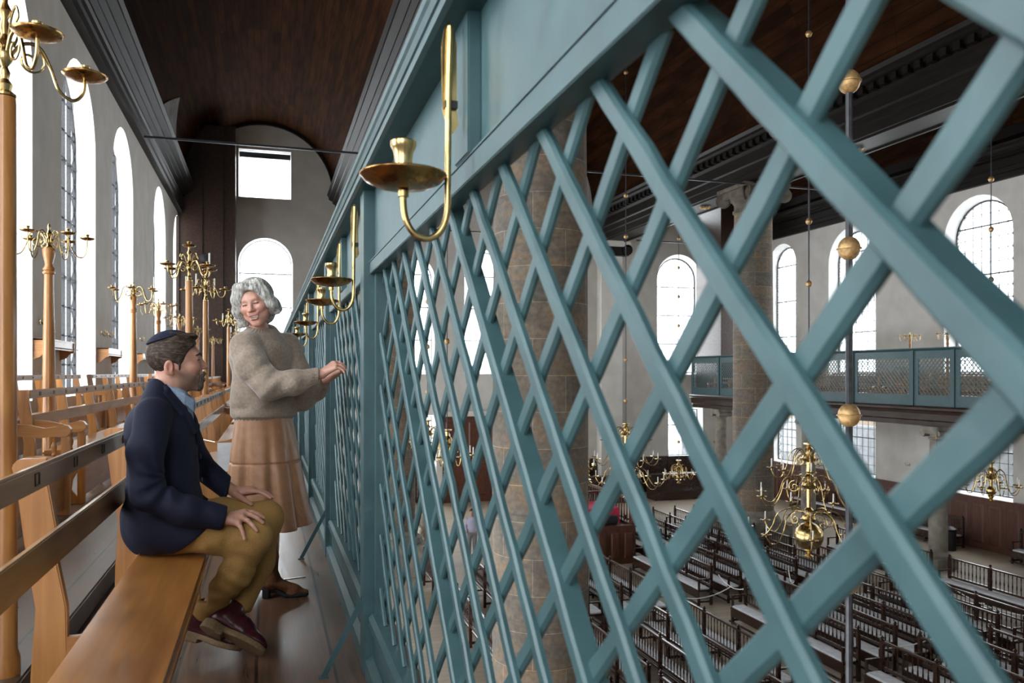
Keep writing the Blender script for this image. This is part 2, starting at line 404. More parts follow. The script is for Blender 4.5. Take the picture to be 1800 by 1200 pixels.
LL, LR, LE, LK = ((0, -PI / 2, 0), True), ((0, PI / 2, 0), True), ((-PI / 2, 0, 0), False), ((PI / 2, 0, 0), False)
left_ops = [(y0, y1, .75, z, True, .02) for y0, y1, z in ((-3.3, -.7, 7.45), (1.2, 4.0, 7.45), (6.4, 9.2, 7.45), (11.7, 14.68, 7.45), (16.61, 19.71, 7.45), (21.7, 24.96, 7.6), (29.3, 32.65, 7.75), (35.2, 38.6, 7.85))]
pierced_wall('wall_left', mL, YB, YE, -.5, 16.8, left_ops)
for op in left_ops: glazing(mL, op, light=LL, pitch=(.5, .62), lead=.03, deep=.09)
ups = [(9.9, 12.7), (15.9, 18.7), (21.85, 24.85), (28.5, 31.5), (33.9, 36.2)]
right_hi = [(a, b, 1.1, 7.7, True, .22) for a, b in ups]
right_lo = [(a, b - .1, -3.35, -.68, False, .22) for a, b in ups]
pierced_wall('wall_right', mR, YB, YE, ZH, 16.8, right_hi + right_lo)
for op in right_hi: glazing(mR, op, light=LR, pitch=(.36, .46), lead=.022)
for op in right_lo: glazing(mR, op, pitch=(.34, .42), light=LR, lead=.022)
end_hi = [(-1.25, 1.2, 1.1, 7.5, True, .06), (-1.22, 1.12, 9.37, 11.6, False, .04), (5.7, 8.0, 1.14, 7.0, True, .1), (9.5, 11.8, 1.14, 7.4, True, .1), (13.3, 15.6, 1.14, 7.0, True, .1), (20.2, 22.9, 1.1, 7.65, True, .22), (20.2, 22.7, 9.5, 11.2, False, .1), (5.7, 8.0, -3.6, -.9, False, .1), (20.9, 23.0, -3.4, -.7, False, .15), (13.4, 15.6, -3.6, -.9, False, .1)]
pierced_wall('wall_end', mE, XL - .6, XR + .6, ZH, 16.8, end_hi)
for i, op in enumerate(end_hi): glazing(mE, op, light=LE, pitch=(.31, .40) if i != 1 else (2.4, 2.2), zig=False)
back_ops = [(-2.9, -.9, .8, 7.2, True, .1), (5.7, 8.0, 1.1, 7.2, True, .1), (9.5, 11.8, 1.1, 7.2, True, .1), (13.3, 15.6, 1.1, 7.2, True, .1), (20.2, 22.9, 1.1, 7.2, True, .1)]
pierced_wall('wall_back', mK, XL - .6, XR + .6, ZH, 16.8, back_ops[:1])
back_ops = back_ops[:1]
for op in back_ops: glazing(mK, op, light=LK, zig=False)

S(MB().box(-3.6, XR + .6, YB, YE, ZH - .2, ZH).build('floor_hall', HALLF))
S(MB().box(XL - .5, .47, YB, YE, -.30, 0).build('floor_gallery', FLOORM))
S(MB().prism([(.47, -.02), (.60, -.02), (.58, -.10), (.52, -.16), (.52, -.36), (.44, -.42), (.44, -.52), (.30, -.52), (.30, -.31), (.47, -.31)], 1, YB, YE).build('trim_1', DARKWOOD))
def tier(n, x0, x1, z0, z1):
    S(MB().box(x0, x1, YB + .1, 36.9, z0 + .001, z1).build('floor_tier_%s' % n, FLOORM, bevel=.008))
tier('lower', XL, -.83, 0, .115); tier('upper', XL, -2.06, .115, .225)

def ent(name, x0, x1, face, z0=8.05, dent='', rosettes=False, y0=YB, y1=YE, vs=1.0):
    """entablature: architrave, frieze and stepped cornice; face = which sides carry mouldings"""
    mb = MB(); L = x0; R = x1
    left = [(L + .12, z0), (L + .12, z0 + .28), (L + .07, z0 + .31), (L + .07, z0 + .55), (L + .02, z0 + .6), (L + .02, z0 + .68), (L + .12, z0 + .72), (L + .12, z0 + 1.02), (L, z0 + 1.10), (L, z0 + 1.16), (L - .12, z0 + 1.24), (L - .12, z0 + 1.32), (L - .30, z0 + 1.42), (L - .30, z0 + 1.52), (L - .38, z0 + 1.62)]
    left = [(x, z0 + (z - z0) * vs) for x, z in left]
    right = [(L + R - x, z) for x, z in left]
    if 'L' not in face: left = [(L, z0), (L, z0 + 1.62)]
    if 'R' not in face: right = [(R, z0), (R, z0 + 1.62)]
    mb.prism(left + list(reversed(right)), 1, y0, y1)
    if dent:
        y = y0 + .3
        while y < y1:
            if 'L' in dent: mb.box(L - .22, L - .02, y, y + .2, z0 + 1.1, z0 + 1.3)
            if 'R' in dent: mb.box(R + .02, R + .22, y, y + .2, z0 + 1.1, z0 + 1.3)
            y += .42
    if rosettes is not False:
        for xx in (L + .3, R - .3): mb.box(xx - .04, xx + .04, y0, y1, z0 - .05, z0)
    o = mb.build(name, CORNICE); S(o)
    if rosettes:
        for y in rosettes:
            r = MB()
            for k in range(10):
                a = 2 * PI * k / 10; c, s = math.cos(a), math.sin(a)
                r.add([((L + R) / 2 + c * .05 - s * .03, y + s * .05 + c * .03, z0 - .05), ((L + R) / 2 + c * .05 + s * .03, y + s * .05 - c * .03, z0 - .05), ((L + R) / 2 + c * .26, y + s * .26, z0 - .03), ((L + R) / 2 + c * .15, y + s * .15, z0 - .12)], [(0, 1, 3), (0, 3, 2), (1, 2, 3), (0, 2, 1)])
            r.lathe([(.0, z0 - .14), (.06, z0 - .12), (.07, z0 - .04), (.0, z0 - .02)], 10, ((L + R) / 2, y, 0))
            r.build('gilt_rosette', GILT, o)
    return o
ent('trim_2', XL, -3.28, 'R', z0=8.0, vs=.68); S(MB().box(XL, -3.26, YB, YE, 9.08, 9.72).build('trim_12', CORNICE)); ent('trim_3', 3.15, 4.85, 'LR', dent='R', rosettes=[4.9, 19])
ent('trim_4', 16.45, 18.15, 'LR', dent='L', rosettes=[15.6, 20.6, 29.5]); ent('trim_5', 24.6, XR, 'L', z0=8.0, vs=.68); S(MB().box(24.56, XR, YB, YE, 9.08, 9.72).build('trim_13', CORNICE))
def vault(name, x0, x1, zs, y0=YB, y1=YE, m=None):
    c = (x0 + x1) / 2; R = (x1 - x0) / 2; mb = MB(); n = 40; vs = []
    for y in (y0, y1):
        for k in range(n + 1):
            a = PI * k / n; vs.append((R * math.cos(a), y, R * math.sin(a)))
    mb.add(vs, [(k, k + 1, k + n + 2, k + n + 1) for k in range(n)])
    o = mb.build(name, m or VAULT, smooth='all', loc=(c, 0, zs)); return S(o)
vault('ceiling_near_aisle', -3.3, 3.15, 9.66); vault('ceiling_nave', 4.85, 16.45, 9.66, m=VAULT_N); vault('ceiling_far_aisle', 18.15, 24.6, 9.66)
S(MB().box(3.1, 4.9, YB, YE, 9.6, 9.8).build('ceiling_strip_near', CORNICE)); S(MB().box(16.4, 18.2, YB, YE, 9.6, 9.8).build('ceiling_strip_far', CORNICE))
# arched ribs where the near vault meets the end wall and on the way
for y, zz in ((39.3, 0),):
    mb = MB(); n = 32; R0, R1 = 3.225, 3.10; vs = []
    for R in (R0, R1):
        for k in range(n + 1):
            a = PI * k / n; vs += [(-.075 + R * math.cos(a), y, 9.66 + R * math.sin(a)), (-.075 + R * math.cos(a), y + .2, 9.66 + R * math.sin(a))]
    m = 2 * (n + 1); fs = []
    for k in range(n):
        i = 2 * k; fs += [(i, i + 2, i + m + 2, i + m), (i + 1, i + m + 1, i + m + 3, i + 3), (i + m, i + m + 2, i + m + 3, i + m + 1)]
    S(mb.add(vs, fs).build('trim_6', CORNICE))
# pale grey diamond-shaped patch low on the near vault
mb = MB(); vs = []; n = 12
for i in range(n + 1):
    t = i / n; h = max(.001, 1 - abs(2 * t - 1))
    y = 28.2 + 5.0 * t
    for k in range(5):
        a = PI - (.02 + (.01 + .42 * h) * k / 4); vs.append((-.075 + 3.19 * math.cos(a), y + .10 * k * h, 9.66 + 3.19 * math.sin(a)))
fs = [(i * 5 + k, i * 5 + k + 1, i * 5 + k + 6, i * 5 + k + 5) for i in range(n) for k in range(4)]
S(mb.add(vs, fs).build('trim_7', noisy('vault_grey_patch', (.16, .15, .15), (.26, .25, .24), (1, 1, 1), 3, rough=.9)))
# iron tie rods
for y in (25.2, 37.6):
    for k, (a, b) in enumerate(((-3.35, 3.2), (4.8, 16.5), (18.1, 24.65))):
        if y > 30 and k == 0: continue
        o = MB().box(a, b, y - .03, y + .03, 7.93, 7.99).build('tie_rod', IRON, label='black iron tie rod spanning %s at cornice height, %s' % (('the near vault', 'the central vault', 'the far vault')[k], 'level with the far pillars' if y < 30 else 'just before the end wall'), category='tie rod')
# wood-panelled shafts in both far corners
for xa, xb, nm, s in ((XL, -1.33, 'wall_panelled_shaft_near', 1), (22.6, XR, 'wall_panelled_shaft_far', -1)):
    mb = MB().box(xa, xb, 37.0, YE, (0 if s > 0 else .0), 11.85)
    for e in (xa, xb):
        mb.box(e - .06, e + .06, 36.9, 37.04, 0, 11.85)
    mb.box(xa + .9, xa + .98, 36.95, 37.02, 0, 11.8); mb.box(xb - .55, xb - .45, 36.95, 37.02, 0, 11.8)
    S(mb.build(nm, DARKWOOD))
o = MB().lathe([(0, 0), (.17, 0), (.17, .05), (0, .08)], 20, M=Matrix.Rotation(PI / 2, 4, 'X')).build('roundel', BLACKC, loc=(-2.55, 36.9, 6.1)); o['label'] = 'black round vent high on the dark panelled shaft'; o['category'] = 'vent'
# main pillars
def pillar(x, y, nm):
    t = thing('stone_pillar', nm, 'pillar', (x, y, ZH))
    H = 8.05 - ZH
    MB().lathe([(.735, 1.35), (.735, 3.5), (.72, 8), (.68, H - 1.0), (.68, H - .95)], 40).build('shaft', ASHLAR, t, smooth=True)
    MB().box(-1.0, 1.0, -1.0, 1.0, 0, .95).lathe([(.98, .95), (.98, 1.0), (.93, 1.12), (.80, 1.18), (.80, 1.26), (.735, 1.36)], 40).build('base', STONE_L, t)
    c = MB().lathe([(.68, H - .95), (.74, H - .93), (.74, H - .86), (.68, H - .84), (.68, H - .62), (.82, H - .45), (.86, H - .40)], 32).box(-.95, .95, -.95, .95, H - .14, H)
    c.box(-.85, .85, -.85, .85, H - .42, H - .14)
    for sx in (-1, 1):
        for sy in (-1, 1):
            c.lathe([(0, -.12), (.26, -.12), (.26, -.06), (.20, -.03), (.20, .03), (.26, .06), (.26, .12), (0, .12)], 16, (sx * .78, sy * .78, H - .38), Matrix.Rotation(sx * sy * PI / 4, 4, 'Z') @ Matrix.Rotation(PI / 2, 4, 'X'))
    c.build('capital', CAPSTONE, t)
    return t
pillar(4.0, 11.66, 'massive sandstone-block pillar close behind the teal lattice'); pillar(3.9, 26.1, 'farther sandstone pillar of the near row, beyond the massive one')
pillar(17.3, 26.1, 'sandstone pillar standing in front of the far gallery'); pillar(17.3, 11.66, 'sandstone pillar of the far row to the right of the view')
for x in (3.9, 17.3):
    mb = MB().box(x - .6, x + .6, 38.9, YE, ZH, 7.4).box(x - .75, x + .75, 38.7, YE, 7.4, 7.6).box(x - .9, x + .9, 38.5, YE, 7.75, 8.05).box(x - .8, x + .8, 38.65, YE, 7.6, 7.75)
    S(mb.build('wall_pilaster_%s' % ('near' if x < 10 else 'far'), PLASTER))
    c = MB().box(x - .82, x + .82, 38.55, 38.95, 7.3, 8.04)
    for s in (-1, 1): c.lathe([(0, -.1), (.28, -.1), (.28, .1), (0, .1)], 14, (x + s * .72, 38.6, 7.6), Matrix.Rotation(PI / 2, 4, 'X'))
    S(c.build('trim_capital_%s' % ('near' if x < 10 else 'far'), CORNICE))
# hall wainscot, big doors in the end wall
def panels(mb, mp, u0, u1, z0, z1, n, t=.05):
    for i in range(n):
        a = u0 + (u1 - u0) * i / n; b = u0 + (u1 - u0) * (i + 1) / n
        m = min(.12, (b - a) * .18)
        p = [mp(a + m, z0 + m, t), mp(b - m, z0 + m, t), mp(b - m, z1 - m, t), mp(a + m, z1 - m, t)]
        q = [mp(a + m * 1.5, z0 + m * 1.5, t + .03), mp(b - m * 1.5, z0 + m * 1.5, t + .03), mp(b - m * 1.5, z1 - m * 1.5, t + .03), mp(a + m * 1.5, z1 - m * 1.5, t + .03)]
        mb.add(p + q, [(4, 5, 6, 7), (0, 1, 5, 4), (1, 2, 6, 5), (2, 3, 7, 6), (3, 0, 4, 7)])
mb = MB().box(XR - .08, XR, YB, YE, ZH, -3.38).box(XR - .14, XR, YB, YE, -3.38, -3.3)
panels(mb, lambda u, z, t: (XR - .03 - t, u, z), YB, YE, ZH + .1, -3.45, 60); S(mb.build('trim_8', MAHOG))
mb = MB().box(XL, XR, YE - .08, YE, ZH, -3.38).box(XL, XR, YE - .14, YE, -3.38, -3.3)
panels(mb, lambda u, z, t: (u, YE - .03 - t, z), 1, XR, ZH + .1, -3.45, 24); S(mb.build('trim_9', PEW))
d = MB().box(8.25, 13.05, 38.9, YE, ZH, -.95); panels(d, lambda u, z, t: (u, 38.95 - t, z), 8.3, 13.0, ZH + .2, -3.2, 4); panels(d, lambda u, z, t: (u, 38.95 - t, z), 8.3, 13.0, -3.2, -1.1, 4)
d = d.build('door_1', MAHOG); S(d)
f = MB().box(7.95, 13.35, 38.8, YE, -.95, -.7).box(7.95, 8.25, 38.8, YE, ZH, -.95).box(13.05, 13.35, 38.8, YE, ZH, -.95); S(f.build('trim_10', PLASTER))
# street front seen through the low windows
mb = MB().box(33, 34, -10, 60, -6.2, -1.9); m1 = noisy('street_grey', (.18, .19, .20), (.26, .27, .28), rough=.9); S(mb.build('wall_street', m1))
mb = MB().box(35, 36, -10, 60, -6, .6); S(mb.build('wall_street_house', noisy('street_ochre', (.38, .30, .22), (.46, .38, .30), rough=.9)))
S(MB().box(25.6, 60, -20, 70, -6.3, -6.2).build('ground_street', noisy('street_paving', (.22, .22, .22), (.3, .3, .3), rough=.9)))

MB().box(-1.2, 1.1, YE + .25, YE + .33, 11.28, 11.52).build('roller_blind', IRON, label='dark rolled blind across the top of the square high window', category='blind')
# ------------------------------------------------------------ teal lattice screen of the near gallery
def clip(y0, z0, y1, z1, box):
    """Liang-Barsky in the Y-Z plane"""
    a, b, c, d = box; dy, dz = y1 - y0, z1 - z0; t0, t1 = 0., 1.
    for p, q in ((-dy, y0 - a), (dy, b - y0), (-dz, z0 - c), (dz, d - z0)):
        if abs(p) < 1e-9:
            if q < 0: return None
            continue
        r = q / p
        if p < 0: t0 = max(t0, r)
        else: t1 = min(t1, r)
    if t0 >= t1: return None
    return (y0 + dy * t0, z0 + dz * t0, y0 + dy * t1, z0 + dz * t1)
def lath(mb, x, t, seg, w, rnd, wob=.0015):
    y0, z0, y1, z1 = seg; L = math.hypot(y1 - y0, z1 - z0)
    if L < .03: return
    n = max(1, int(L / .07)); dy, dz = (y1 - y0) / L, (z1 - z0) / L; sy, sz = -dz, dy; vs = []; c = w * .16
    for i in range(n + 1):
        s = L * i / n; ws = [w / 2 + rnd.uniform(-wob, wob) for _ in range(2)]; xo = rnd.uniform(-wob, wob) * .6
        for lx, lw in ((t / 2, -1), (-t / 2 + c, -1), (-t / 2, -1 + c * 2 / w), (-t / 2, 1 - c * 2 / w), (-t / 2 + c, 1), (t / 2, 1)):
            k = ws[0] if lw < 0 else ws[1]
            vs.append((x + lx + xo, y0 + dy * s + sy * k * abs(lw) * (1 if lw > 0 else -1), z0 + dz * s + sz * k * abs(lw) * (1 if lw > 0 else -1)))
    fs = [(i * 6 + k, i * 6 + (k + 1) % 6, i * 6 + 6 + (k + 1) % 6, i * 6 + 6 + k) for i in range(n) for k in range(6)]
    fs += [tuple(range(6)), tuple(n * 6 + k for k in reversed(range(6)))]
    mb.add(vs, fs)
def lattice_lines(box, tops, mA, mB, offB, pitch):
    y0, y1, z0, z1 = box; A = []; B = []
    for i, yt in enumerate(tops):
        m = mA(i); A.append((i, clip(yt - 3, z1 - 3 * m, yt + .0, z1, box)))
    return A
def near_bay(label):
    rnd = random.Random(3)
    Y0, Y1 = -2.2, 3.36
    t = thing('lattice_screen', label, 'lattice screen', (0, 0, 0), 0, 'teal lattice screens along the near gallery')
    box = (Y0 + .05, 3.155, .245, 1.60)
    mb = MB()
    ks = list(range(-12, 11))
    for k in ks:
        yt = .776 + .2267 * k; m = .955
        deep = k % 5 == 0
        s = clip(yt - 3.2, 1.585 - 3.2 * m, yt + .1, 1.585 + .1 * m, box)
        if s: lath(mb, .438 if deep else .4265, .036 if deep else .013, s, .030, rnd)
    for k, z in enumerate((1.567, 1.37, 1.169, .977, .785, .588, .381)):
        if k == 0: continue
        s = clip(3.17, z - .01, 3.17 - 2.0, z - .02 - 2.0 * .92, box)
        if s: lath(mb, .4265, .013, s, .030, rnd)
    mb.build('front_laths', TEAL, t)
    mb = MB()
    for k in range(-10, 24):
        yt = .159 + .2265 * (k - 2); m = .92
        s = clip(yt, 1.60, yt + 3.4, 1.60 - 3.4 * m, box)
        if s: lath(mb, .4385, .011, s, .033, rnd)
    mb.build('rear_laths', TEAL, t)
    MB().box(.39, .44, Y0, 3.21, 1.588, 1.637).box(.388, .392, Y0, 3.21, 1.632, 1.640).build('top_rail', TEAL, t, bevel=.003)
    MB().box(.41, .435, Y0, 3.21, 1.637, 1.93).build('frieze_panel', TEAL, t)
    MB().box(.408, .46, 3.155, 3.21, .05, 1.59).build('stile', TEAL, t, bevel=.003)
    MB().prism([(.385, .20), (.385, .235), (.40, .252), (.44, .252), (.44, .20)], 1, Y0, 3.21).build('bottom_rail', TEAL, t)
    MB().box(.405, .435, Y0, 3.21, .05, .21).build('lower_panel', TEAL, t)
    MB().prism([(.372, 0), (.372, .07), (.40, .085), (.44, .085), (.44, 0)], 1, Y0, 3.21).build('baseboard', TEAL, t)
    MB().box(.383, .412, 1.56, 1.68, 1.637, 1.925).build('batten', TEAL, t, bevel=.003)
    MB().box(.383, .412, -.6, -.48, 1.637, 1.925).build('batten', TEAL, t, bevel=.003)
    MB().box(.378, .402, .0, .12, 1.637, 1.925) if False else None
    # bare wood where the paint is chipped
    m = MB(); m.lathe([(0, -.0008), (.010, -.0008), (.013, 0), (0, .0002)], 7, (.3925, 1.32, .553), Matrix.Rotation(PI / 2, 4, 'Y') @ Matrix.Scale(2.2, 4, (1, 0, 0)))
    m.build('chipped_patch', PEEL, t, label='bare pale patch of chipped paint')
    MB().box(.368, .445, 3.215, 3.345, 0, 1.925).build('post', TEAL, t, bevel=.004)
    return t
def cornice(name, parent, x=.44, y0=-2.2, y1=3.36):
    pr = [(.44, 1.975), (.312, 1.975), (.308, 1.968), (.312, 1.958), (.318, 1.952), (.325, 1.940), (.330, 1.938), (.333, 1.922), (.345, 1.918), (.36, 1.920), (.41, 1.921), (.41, 1.93), (.44, 1.93)]
    return MB().prism(pr, 1, y0, y1).build(name, TEAL, parent)
def far_bay(Y0, Y1, label, door=False):
    """a bay between two posts: Y0 is the post nearer to the viewer"""
    rnd = random.Random(int(Y0 * 100)); L = Y1 - Y0
    t = thing('lattice_screen', label, 'lattice screen', (0, Y0, 0), 0, 'teal lattice screens along the near gallery')
    box = (.055, L - .19, .245, 1.60)
    A, B = MB(), MB(); n = int((L + 1.6) / .2317) + 2
    for k in range(n):
        yt = .05 + .2317 * k
        s = clip(yt - 3, 1.6 - 3, yt, 1.6, box)
        if s: lath(A, .438 if k in (4, 9) else .4265, .036 if k in (4, 9) else .013, s, .030, rnd)
        yt = .1 + .2317 * (k - 8)
        s = clip(yt, 1.6, yt + 3.2, 1.6 - 3.2, box)
        if s: lath(B, .4385, .011, s, .032, rnd)
    A.build('front_laths', TEAL, t); B.build('rear_laths', TEAL, t)
    MB().box(.39, .44, .0, L - .145, 1.588, 1.637).build('top_rail', TEAL, t, bevel=.003)
    MB().box(.41, .435, .0, L - .145, 1.637, 1.93).build('frieze_panel', TEAL, t)
    for a, b in ((0, .055), (L - .19, L - .145)): MB().box(.396, .44, a, b, .05, 1.59).build('stile', TEAL, t, bevel=.003)
    MB().prism([(.385, .20), (.385, .235), (.40, .252), (.44, .252), (.44, .20)], 1, 0, L - .145).build('bottom_rail', TEAL, t)
    MB().box(.405, .435, 0, L - .145, .05, .21).build('lower_panel', TEAL, t)
    MB().prism([(.372, 0), (.372, .07), (.40, .085), (.44, .085), (.44, 0)], 1, 0, L - .145).build('baseboard', TEAL, t)
    MB().box(.383, .412, L / 2 - .06, L / 2 + .06, 1.637, 1.925).build('batten', TEAL, t, bevel=.003)
    MB().box(.368, .445, L - .145, L - .015, 0, 1.925).build('post', TEAL, t, bevel=.004)
    cornice('cornice', t, y0=0, y1=L)
    return t
nb = near_bay('large teal lattice screen filling the right half of the view, nearest bay'); cornice('cornice', nb)
ordn = ['second', 'third', 'fourth', 'fifth', 'sixth', 'seventh', 'eighth', 'ninth', 'tenth', 'eleventh', 'twelfth', 'thirteenth', 'fourteenth', 'fifteenth', 'sixteenth', 'last']
edges = [3.36] + [3.36 + 2.15 * i for i in range(1, 17)]; edges[-1] = 37.0
for i, (a, b) in enumerate(zip(edges, edges[1:])):
    far_bay(a, b, 'narrow teal lattice bay, %s from the viewer%s' % (ordn[i], ' and touched by the standing woman' if i == 0 else ', beyond the standing woman'))
# iron struts that brace the posts to the floor
for y, s in ((3.28, 'nearest post'), (5.40, 'second post, beside the seated man')):
    mb = MB().bar((.375, y, .30), (.215, y - .02, .004), .022, .010, (0, 1, 0)).bar((.195, y - .02, .003), (.235, y - .02, .003), .03, .006, (0, 0, 1))
    mb.build('floor_strut', TEAL, label='teal iron strut bracing the %s to the floor' % s, category='strut')
MB().bar((-.20, 4.80, .002), (.22, 4.90, .002), .016, .004, (0, 0, 1)).build('floor_strip', STRIP, label='thin bright metal strip across the floor by the strut foot', category='floor strip')

# ------------------------------------------------------------ brass sconces on the screen
def make_sconce():
    t = thing('candle_sconce', '', 'sconce', (0, 0, 0), 0, 'brass sconces along the teal screen')
    # local: arm plane in x (towards the aisle = -x), z relative to pan height 0
    pl = [(-.012, .0), (-.014, .125), (-.008, .165), (.002, .18), (.012, .165), (.018, .13), (.018, .0), (.022, -.03), (.010, -.05), (-.004, -.03)]
    MB().prism(pl, 1, -.0025, .0025).build('backplate', BRASS, t, loc=(.008, .008, .165), bevel=.001)
    r = [(.012, 0, .33), (.008, 0, .20), (.006, 0, .02)] + [(.006, 0, -.03)] + bez((.006, 0, -.03), (.006, 0, -.125), (-.084, 0, -.125), (-.084, 0, -.03), 12)[1:] + [(-.084, 0, -.008)]
    MB().tube(catmull(r, 3), .0068, 12).lathe([(.004, .0), (.011, .002), (.011, .014), (.006, .018)], 14, (-.084, 0, -.022)).build('arm', BRASS, t, smooth=True)
    MB().lathe([(.010, .0), (.03, .001), (.055, .006), (.075, .016), (.084, .027), (.087, .029), (.085, .032), (.073, .022), (.05, .011), (.012, .007)], 40, (-.084, 0, -.006)).build('drip_pan', BRASS_D, t, smooth='all')
    MB().lathe([(.012, .0), (.030, .008), (.028, .020), (.019, .034), (.0175, .050), (.0195, .066), (.0235, .074), (.026, .080), (.026, .087), (.022, .090), (.020, .07), (.0, .068)], 24, (-.084, 0, .002)).build('candle_socket', BRASS, t, smooth=True)
    MB().box(.0, .026, -.004, .004, .165, .18).build('screw', IRON, t)
    return t
sc0 = make_sconce()
for i, (x, y, z) in enumerate(((.345, 1.60, 1.57), (.342, 3.41, 1.562), (.37, 4.44, 1.565), (.372, 6.35, 1.565), (.378, 8.3, 1.565), (.378, 10.1, 1.565), (.378, 12.2, 1.565), (.378, 14.3, 1.565))):
    lab = ['large brass candle sconce close to the viewer on the teal screen', 'brass sconce on the first teal post, second nearest of its row', 'brass sconce just beyond the first post, third nearest of its row', 'fourth nearest brass sconce on the teal screen', 'fifth nearest brass sconce on the teal screen', 'sixth brass sconce far down the teal screen', 'seventh brass sconce far down the teal screen', 'eighth and farthest brass sconce in view on the teal screen'][i]
    o = sc0 if i == 0 else copy_tree(sc0)
    o.location = (x, y, z); o['label'] = lab

STEELF = noisy('dull_steel', (.045, .04, .035), (.09, .08, .07), (9, 9, 9), 2, rough=.4, metal=.5)
# ------------------------------------------------------------ gallery benches
def make_bench(y0, y1, x, z, label, n_st, arm0=True, arm1=True, plates=True, group='pine benches in the near gallery'):
    L = y1 - y0
    t = thing('pine_bench', label, 'bench', (x, y0, z), 0, group)
    def sag(y): return -.006 * math.sin(PI * y / L)
    MB().box(.085, .372, 0, L, .408, .45).build('seat', SEAT, t, bevel=.012)
    MB().box(-.022, .004, 0, L, .875, .945).build('top_rail', RAIL, t, bevel=.008)
    MB().box(.002, .022, 0, L, .645, .745).build('lower_rail', RAIL, t, bevel=.004)
    st = [(-.072, 0), (-.068, .30), (-.055, .50), (-.085, .70), (-.105, .87), (-.118, .925), (-.10, .945), (-.024, .945), (-.022, .88), (-.0, .745), (.001, .645), (.028, .50), (.032, .30), (.028, 0)]
    for i in range(n_st):
        y = .03 + (L - .1) * i / (n_st - 1)
        MB().prism(st, 1, y, y + .038).build('stile', PINE[2], t, bevel=.004)
    for i in range(n_st):
        y = .03 + (L - .1) * i / (n_st - 1)
        if (i == 0 and arm0) or (i == n_st - 1 and arm1):
            ep = [(.028, 0), (.028, .41), (.36, .41), (.375, .36), (.36, .30), (.33, .26), (.30, .20), (.29, .12), (.34, .05), (.37, 0)]
            MB().prism(ep, 1, y, y + .035).build('end_panel', PINE[2], t, bevel=.004)
            arm = [(-.02, .585), (.02, .61), (.10, .60), (.20, .59), (.27, .60), (.33, .595), (.375, .60), (.40, .625), (.405, .655), (.385, .682), (.35, .69), (.30, .675), (.22, .665), (.12, .69), (.03, .70), (-.02, .70)]
            MB().prism(arm, 1, y - .012, y + .05).build('armrest', PINE[0], t, bevel=.008)
            MB().box(.335, .395, y - .002, y + .040, .0, .60).build('arm_post', PINE[2], t, bevel=.006)
            MB().lathe([(.012, .45), (.017, .46), (.011, .475), (.018, .50), (.021, .525), (.013, .548), (.010, .56), (.016, .575), (.016, .592)], 14, (.285, y + .02, 0)).build('spindle', PINE[2], t, smooth=True)
        else:
            MB().box(.02, .33, y + .002, y + .030, .33, .408).build('seat_bracket', PINE[0], t, bevel=.003)
            MB().box(.26, .30, y + .002, y + .030, .0, .33).build('leg', PINE[2], t, bevel=.003)
    if arm0: MB().box(.335, .355, .07, L - .07, .05, .405).build('front_board', PINE[1], t)
    if plates:
        y = .28
        while y < L - .1:
            f = MB()
            for a, b, c, d in ((-.022, .022, -.018, -.016), (-.022, .022, .014, .016), (-.022, -.020, -.018, .016), (.020, .022, -.018, .016)): f.box(.003, .0075, y + a, y + b, .912 + c, .912 + d)
            f.build('number_frame', STEELF, t); y += .462
    return t
B = make_bench
B(1.27, 4.17, -.6, 0, 'long pine bench in the foreground that the man sits on', 3, False, False)
B(6.6, 12.4, -.6, 0, 'first-row pine bench behind the seated man and beside the woman', 6)
B(13.0, 19.5, -.6, 0, 'first-row pine bench, third along, far down the aisle', 6, plates=False)
B(20.2, 27.0, -.6, 0, 'first-row pine bench, fourth along, far down the aisle', 6, plates=False)
B(27.6, 34.5, -.6, 0, 'farthest first-row pine bench near the end wall', 6, plates=False)
B(1.0, 6.95, -1.83, .115, 'second-row pine bench whose armrest shows beside the nearest lamp post', 5)
B(7.4, 15.0, -1.83, .115, 'second-row pine bench with armrest and turned spindle left of the man', 7)
B(15.6, 22.6, -1.83, .115, 'second-row pine bench, third along, behind the seated man', 6, plates=False)
B(23.2, 30.0, -1.83, .115, 'second-row pine bench, fourth along', 6, plates=False)
B(30.6, 36.2, -1.83, .115, 'farthest second-row pine bench by the end wall', 5, plates=False)
B(3.0, 8.8, -3.0, .225, 'third-row pine bench nearest the viewer below the first windows', 5)
B(9.2, 15.2, -3.0, .225, 'third-row pine bench under the nearest wall bracket', 6)
B(16.2, 23.4, -3.0, .225, 'third-row pine bench under the middle wall brackets', 6)
B(24.0, 30.6, -3.0, .225, 'third-row pine bench, fourth along, by the windows', 6, plates=False)
B(31.1, 36.4, -3.0, .225, 'farthest third-row pine bench below the last window', 5, plates=False)
# white sheet of paper laid over the arm of a bench
MB().box(-.36, -.22, 6.611, 6.618, .28, .66).build('paper_sheet', CUSHION, label='white sheet hanging at the bench end between the man and the woman', category='sheet')

# wooden book brackets on the wall between the windows
for a, b, s in ((14.72, 16.5, 'nearest to the viewer'), (19.85, 21.6, 'second from the viewer'), (25.1, 29.1, 'third from the viewer'), (32.9, 35.0, 'farthest down the gallery')):
    t = thing('wall_bracket', 'pine bracket shelf on the window wall, %s' % s, 'shelf', (XL, a, 1.42), 0, 'pine brackets between the gallery windows')
    prof = [(0, .0), (.02, .0), (.05, .02), (.09, .03), (.12, .06), (.17, .12), (.24, .14), (.24, .34), (0, .34)]
    for y in (0, b - a - .03): MB().prism(prof, 1, y, y + .03).build('end_bracket', PINE[0], t, bevel=.004)
    MB().box(0, .235, 0, b - a, .31, .335).build('shelf_board', PINE[1], t)
    MB().box(.20, .225, 0.01, b - a - .01, .17, .31).build('front_board', PINE[1], t)
    MB().tube([(.25, .0, .2), (.25, b - a + .25, .2)], .008, 6).build('rail_bar', IRON, t)

